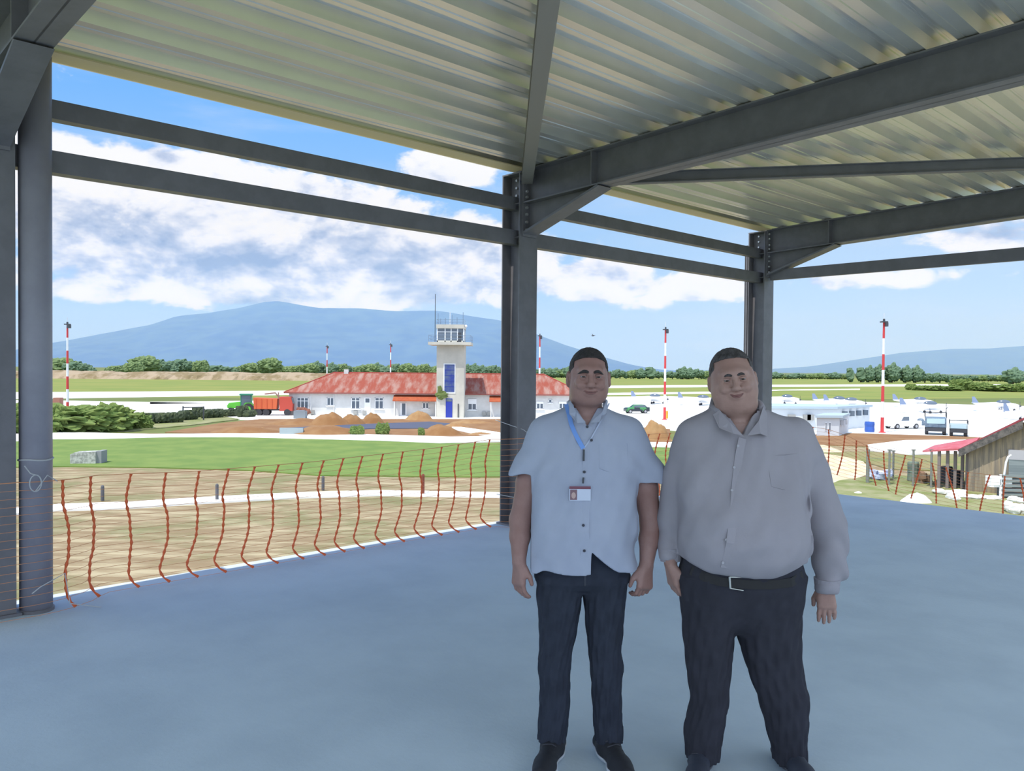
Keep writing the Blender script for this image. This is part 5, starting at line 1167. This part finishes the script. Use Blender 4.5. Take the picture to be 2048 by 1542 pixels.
# ------------------------------------------------------------------ man with the belt (right)
B = Person('person in a loose pale long-sleeved shirt and belted dark jeans, hand in pocket', 1480, 3.35)
p = B.p
Mh = Matrix.Rotation(-.13, 3, 'Y') @ Matrix.Rotation(-.16, 3, 'Z')
hc = p(1464, 762, .0); hc = np.array([hc[0], -.01, hc[2]])
HW, HH = .0860, .132
body = [Rot(q, hc, Mh) for q in head_prims(hc, HW, HH, jowl=1., nose=1.25, wide=1.13)]
nk = p(1477, 815)
body += [Cap((nk[0] - .008, .03, nk[2] + .05), (nk[0], .035, nk[2] - .08), .080, .088, .03), Ell((nk[0] - .01, -.03, nk[2] + .012), (.070, .05, .035), .03)]
body += [Loft([B.sec(850, 1390, 1580, .08, .03), B.sec(950, 1375, 1600, .12, .0), B.sec(1060, 1375, 1590, .15, -.02), B.sec(1110, 1390, 1580, .12, .0), B.sec(1140, 1400, 1560, .09, .01)], .03)]
for pts in (((1390, 880, .03), (1350, 960, .06), (1338, 1060, .06), (1341, 1118, .01)), ((1600, 880, .03), (1640, 1010, .05), (1650, 1100, .03), (1652, 1172, -.02))):
    q = [p(*a) for a in pts]; body += [Cap(q[0], q[1], .048, .042, .02), Cap(q[1], q[2], .042, .038, .02), Cap(q[2], q[3], .036, .030, .02)]
wr = p(1652, 1176, -.02); body += hand(wr + [0, 0, .012], p(1654, 1240, -.03) - wr, (.2, 1, 0), (-1, -.15, 0), .168, .22, .35)
wr = p(1340, 1126, .0); body += hand(wr, p(1352, 1190, .0) - wr, (.9, .3, 0), (.2, -1, 0), .17, .35, .05)
for xh, xk, xa in ((1415, 1410, 1408), (1530, 1556, 1582)):
    a, b, c = p(xh, 1200), p(xk, 1340), p(xa, 1490); body += [Cap(p(xh, 1110), a, .065, .065, .03), Cap(a, b, .070, .052, .01), Cap(b, c, .054, .038, .02)]
bo = obj('body', sdf_mesh(body, (-.50, -.24, .05), (.52, .24, 1.82), .0042), skin_b, B.root, smooth=True)
face_parts(B.root, bo, hc, Mh, HW, HH, hair_g, dict(front=.094, temple=.026), brow=.0050, smile=.010)
shirt2 = [Loft([B.sec(818, 1432, 1530, .085, .03), B.sec(832, 1408, 1572, .100, .03), B.sec(850, 1378, 1602, .115, .03), B.sec(900, 1350, 1632, .145, .01), B.sec(960, 1352, 1612, .175, -.02), B.sec(1020, 1354, 1606, .205, -.05), B.sec(1070, 1351, 1606, .212, -.055), B.sec(1105, 1356, 1604, .195, -.045), B.sec(1130, 1362, 1600, .165, -.03), B.sec(1150, 1372, 1590, .13, -.01)], .04, 2.3, .0020, 3.),
          # hanging arm on the right of the photo, full sleeve
          Cap(p(1588, 872, .03), p(1620, 950, .045), .078, .078, .04), Cap(p(1620, 950, .045), p(1655, 1060, .03), .078, .078, .03), Cap(p(1655, 1060, .03), p(1662, 1138, .0), .078, .066, .025), Cap(p(1657, 1140, .0), p(1654, 1168, -.015), .058, .050, .012),
          # arm on the left of the photo, hand in the pocket
          Cap(p(1392, 872, .03), p(1360, 950, .05), .078, .072, .04), Cap(p(1360, 950, .05), p(1344, 1040, .06), .072, .060, .03), Cap(p(1344, 1040, .06), p(1341, 1085, .05), .058, .048, .02), Cap(p(1341, 1085, .05), p(1342, 1112, .02), .048, .042, .012)]
zn = p(1476, 858)[2]; xn = p(1474, 858)[0]; zbl, zbr, zbm = p(1360, 1112)[2], p(1600, 1118)[2], p(1500, 1138)[2]
zc_r, zc_l = p(1654, 1180)[2], p(1340, 1118)[2]; xr_, xl_ = p(1622, 1100)[0], p(1352, 1100)[0]
def shirt2_post(d, P):
    x, y, z = P[..., 0], P[..., 1], P[..., 2]
    hemz = np.interp(x, [p(1350, 0)[0], p(1420, 0)[0], p(1500, 0)[0], p(1560, 0)[0], p(1604, 0)[0]], [p(1350, 1108)[2], p(1420, 1128)[2], p(1500, 1138)[2], p(1560, 1133)[2], p(1604, 1116)[2]])
    inb = (x > xl_) & (x < xr_ - .0)
    d = np.where(inb, smax(d, hemz - z, .015), d)
    d = np.where(x >= xr_, np.maximum(d, zc_r - z), d); d = np.where(x <= xl_, np.maximum(d, zc_l - z), d)
    neck = np.sqrt((x - xn - .004) ** 2 + ((y - .03) / 1.05) ** 2) - (.088 + .30 * np.clip(z - zn - .035, 0, 1)); vee = np.maximum(np.abs(x - xn) - .62 * (z - zn + .012), y)
    d = np.maximum(d, -np.minimum(np.maximum(neck, zn + .018 - z), np.maximum(vee, zn - .012 - z)))
    # soft folds: sleeve rings, side drag lines
    arm = (x > p(1612, 0)[0])
    d = d + np.where(arm, .0065 * np.sin(z * 44 + x * 30 + y * 20 + 1.5 * np.sin(x * 30)) * np.clip((1.30 - z) * 3, .3, 1), .0080 * np.sin(x * 30 - z * 20 + 1.5 * np.sin(z * 9)) * np.sin(z * 8 + x * 7) ** 2 + .006 * np.exp(-((x - p(1596, 0)[0] + (z - 1.2) * .18) / .012) ** 2) * np.clip(1 - np.abs(z - 1.17) * 5, 0, 1))
    return d
crm = cloth('shirt_pale', (.385, .355, .38), .85, c2=(.335, .31, .33), sc=3)
sb = obj('shirt', sdf_mesh(shirt2, (-.48, -.34, .68), (.56, .26, 1.56), .0052, shirt2_post), crm, B.root, smooth=True)
Lg = [B.sec(1150, 1356, 1480, .13, .0), B.sec(1200, 1361, 1476, .12, .0), B.sec(1250, 1366, 1467, .11, .0), B.sec(1300, 1371, 1464, .10, .0), B.sec(1350, 1376, 1458, .09, .0), B.sec(1400, 1382, 1456, .085, .0), B.sec(1450, 1371, 1449, .080, .01), B.sec(1500, 1373, 1442, .076, .02), B.sec(1521, 1376, 1440, .075, .02)]
Rg = [B.sec(1150, 1478, 1606, .13, .0), B.sec(1200, 1476, 1604, .12, .0), B.sec(1250, 1472, 1600, .115, .0), B.sec(1300, 1484, 1600, .10, .0), B.sec(1350, 1500, 1604, .095, .0), B.sec(1390, 1514, 1616, .09, -.01), B.sec(1450, 1533, 1614, .083, .0), B.sec(1500, 1548, 1614, .078, .02), B.sec(1528, 1553, 1616, .076, .02)]
Hp = [B.sec(1108, 1368, 1596, .150, -.01), B.sec(1140, 1357, 1604, .150, -.01), B.sec(1200, 1370, 1596, .135, .0), B.sec(1235, 1420, 1530, .10, .0), B.sec(1262, 1455, 1485, .05, .0)]
jean2 = cloth('jeans_charcoal', (.034, .033, .042), .9, c2=(.046, .045, .058), sc=14)
trB, prB = trousers(B, Lg, Rg, Hp, m=jean2)
shoe(B, p(1405, 1500)*[1,1,0] + [0, .03, 0], p(1372, 1500)*[1,0,0] + [0, -.19, 0], 'dark shoe pointing left', cloth('shoe_dark', (.05, .055, .075), .6), mat('sole_dark', (.12, .12, .14), .7))
shoe(B, p(1584, 1500)*[1,1,0] + [0, .05, 0], p(1590, 1500)*[1,0,0] + [0, -.18, 0], 'dark shoe pointing forward', MT['shoe_dark'], MT['sole_dark'])
def onany(pr, px, py, off): q = p(px, py); return (q[0], surf_y(pr, q[0], q[2]) - off, q[2])
belt_pts = [onany(prB, a, b, .004) for a, b in ((1372, 1130), (1395, 1138), (1420, 1144), (1450, 1147), (1480, 1149), (1520, 1150), (1560, 1147), (1590, 1139))]
blt = obj('belt', strip(belt_pts, .036, .005), mat('belt_leather', (.014, .012, .012), .65), trB)
bq = [onany(prB, a, b, .010) for a, b in ((1466, 1134), (1438, 1134), (1440, 1156), (1465, 1160))]
obj('buckle', MB().tube([bq[0], bq[1]], .003, 6).tube([bq[1], bq[2]], .0042, 6).tube([bq[2], bq[3]], .003, 6), mat('buckle_silver', (.75, .73, .68), .25, 1.), blt)
wht2 = crm
def P3(px, py, y): q = p(px, py); return (q[0], y, q[2])
collar_part(B, [P3(1433, 818, -.050), P3(1446, 842, -.108), P3(1468, 866, -.132), P3(1448, 862, -.142), P3(1424, 852, -.118), P3(1420, 828, -.05)], crm, sb)
collar_part(B, [P3(1519, 812, -.050), P3(1502, 838, -.108), P3(1476, 866, -.132), P3(1500, 862, -.142), P3(1516, 868, -.125), P3(1527, 826, -.05)], crm, sb)
stand = MB(); stand.tube([P3(1434, 822, -.045), P3(1428, 815, .03), P3(1442, 800, .115), P3(1476, 796, .135), P3(1508, 798, .115), P3(1524, 808, .03), P3(1518, 816, -.045)], .014, 8); obj('collar_stand', stand, crm, sb, smooth=True)
pk_pts = [onany(shirt2, a, b, .0015) for a, b in ((1470, 872), (1458, 910), (1446, 960), (1436, 1010), (1428, 1060), (1422, 1110))]
obj('placket', strip(pk_pts, .032, .003), crm, sb)
bt2 = mat('button_pearl', (.42, .40, .42), .4)
for a, b in ((1459, 886), (1447, 925), (1438, 966), (1429, 1010), (1421, 1054), (1417, 1099)):
    q = onany(shirt2, a, b, .004); obj('button', MB().cyl(q, (q[0], q[1] - .004, q[2]), .0055, 10), bt2, sb)
pp = [onany(shirt2, a, b, .001) for a, b in ((1512, 905), (1574, 902), (1576, 955), (1546, 968), (1514, 960), (1512, 905))]
obj('pocket', MB().tube(pp, .0015, 5), crm, sb)
cuff = p(1654, 1170, -.015); obj('cuff', MB().tube([cuff + [0, 0, .028], cuff + [0, 0, -.022]], [.053, .047], 20), crm, sb, smooth=False)
cuff = p(1341, 1108, .03); obj('cuff', MB().tube([cuff + [0, 0, .025], cuff + [.002, -.005, -.028]], [.048, .044], 20), crm, sb, smooth=False)
